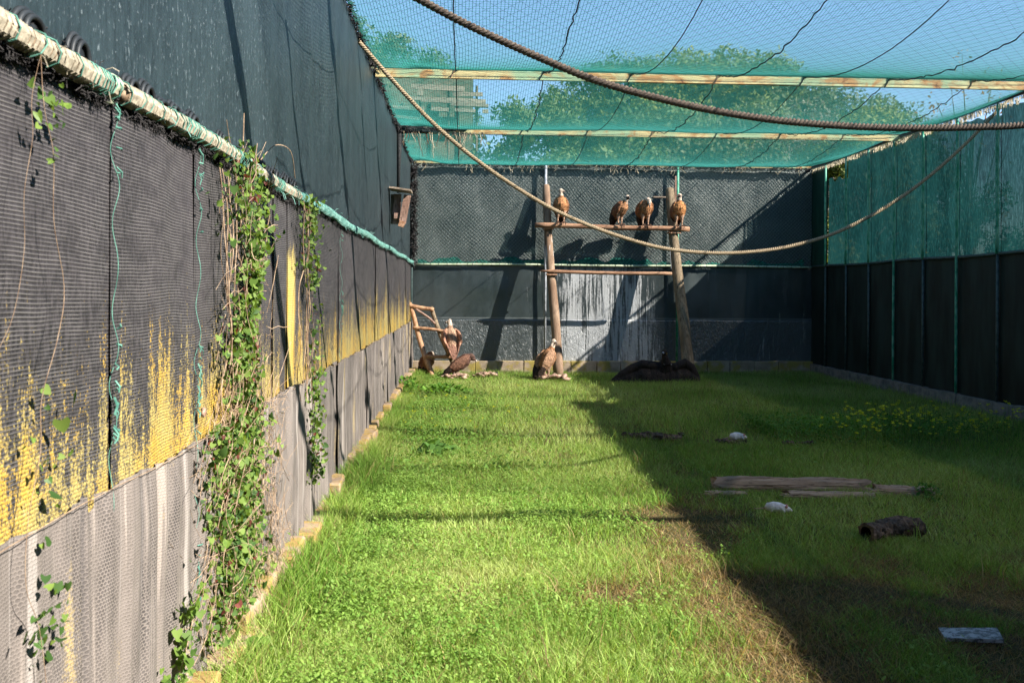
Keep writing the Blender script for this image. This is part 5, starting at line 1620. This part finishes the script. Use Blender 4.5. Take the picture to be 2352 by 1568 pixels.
T(1445, 92, 31, 1.5, 'narrow pointed tree in the middle of the tree line', 26, GRN, 60)
T(1560, 110, 30, 2.2, 'yellowish green broad tree in the middle', 27, YEL)
T(1680, 108, 29, 2.3, 'yellow tinged tree top behind the thick rope', 28, YEL)
T(1800, 145, 29, 2.2, 'dull olive tree right of the yellow trees', 29, OLV)
T(1830, 215, 25.5, 1.9, 'greyish half bare bush low in front of the tree line', 30, GRY, 60, 220, 0.06)
T(1660, 215, 25.0, 2.0, 'grey green bush low behind the second beam', 31, OLV, 60)
T(1470, 220, 25.0, 2.0, 'mid green bush low behind the second beam', 32, GRN, 60)
T(1950, 175, 28.5, 2.0, 'green rounded tree toward the right', 33, OLV)
T(2060, 230, 27.5, 1.6, 'sloping right end of the tree line', 34, GRN, 60)
T(1990, 235, 24.5, 1.5, 'green bush in front of the right end of the tree line', 35, YEL, 50)
T(2230, 85, 26, 1.7, 'sparse thin tree with orange leaves at the upper right', 36, ((0.30, 0.12, 0.04), (0.40, 0.26, 0.10)), 34, 9, 0.07, sparse=True, name='sparse_tree')
T(2180, 380, 27, 1.8, 'low shrub outside the right back corner', 37, GRN, 40)
T(1160, 345, 26, 1.6, 'low bush under the sky gap', 38, GRN, 40, 90)
T(1330, 290, 24, 1.6, 'low bush close behind the back wall', 39, GRN, 50)
T(1050, 300, 27.5, 1.8, 'dark bush below the grey slatted structure', 40, GRN, 50)

# grey slatted wooden structure behind the wall
tone(wood_g := wood('grey_board', (0.30, 0.25, 0.19), (0.50, 0.43, 0.33), 'x', 5).m, 0.55); M['plank_grey'] = wood_g
sl = empty('slatted_shelter', (0, 0, 0), label='grey weathered plank shelter seen through the net at the upper left', cat='shelter')
YS = 26.0
for (xa, ya, xb, yb_, h) in ((945, 199, 1066, 206, 0.15), (958, 212, 972, 213, 0.2), (1040, 216, 1108, 218, 0.12), (935, 226, 1000, 229, 0.10), (968, 229, 1116, 235, 0.16), (1035, 241, 1122, 244, 0.08),
                             (894, 246, 940, 249, 0.1), (956, 249, 975, 250, 0.1), (990, 250, 1030, 254, 0.11), (1044, 253, 1092, 256, 0.11), (1108, 256, 1122, 257, 0.11), (898, 266, 962, 273, 0.09)):
    a = at(xa, ya, YS); b = at(xb, yb_, YS); d = b - a
    mb = MB(); mb.box((a + b) / 2, (d.length, 0.10, h), Matrix.Rotation(-math.atan2(d.z, d.x), 3, 'Y'), jit=0.01)
    mb.build('plank', M['plank_grey'] if 'plank_grey' in M else M.setdefault('plank_grey', wood('grey_board', (0.30, 0.25, 0.19), (0.50, 0.43, 0.33), 'x', 5).m), sl)
a = at(880, 168, YS + 0.6); b = at(1086, 300, YS + 0.6); mb = MB()
mb.box(((a.x + b.x) / 2, YS + 0.6, a.z / 2), (b.x - a.x, 0.2, a.z)); mb.build('wall', simple('dull_brown_green_wall', (0.035, 0.06, 0.04), (0.13, 0.115, 0.08), 1.6, 0.9, (1, 1, 2)).m, sl)
mb = MB()
for px in (905, 965, 1030, 1095):
    c = at(px, 240, YS + 0.15); mb = MB(); mb.tube([(c.x, YS + 0.15, -0.1), (c.x, YS + 0.15, at(px, 195 if px > 930 else 240, YS).z)], 0.035, 8); mb.build('post', M['trunk'], sl)

# ------------------------------------------------------------------ neighbouring back screen so that no bare horizon shows over the low bushes
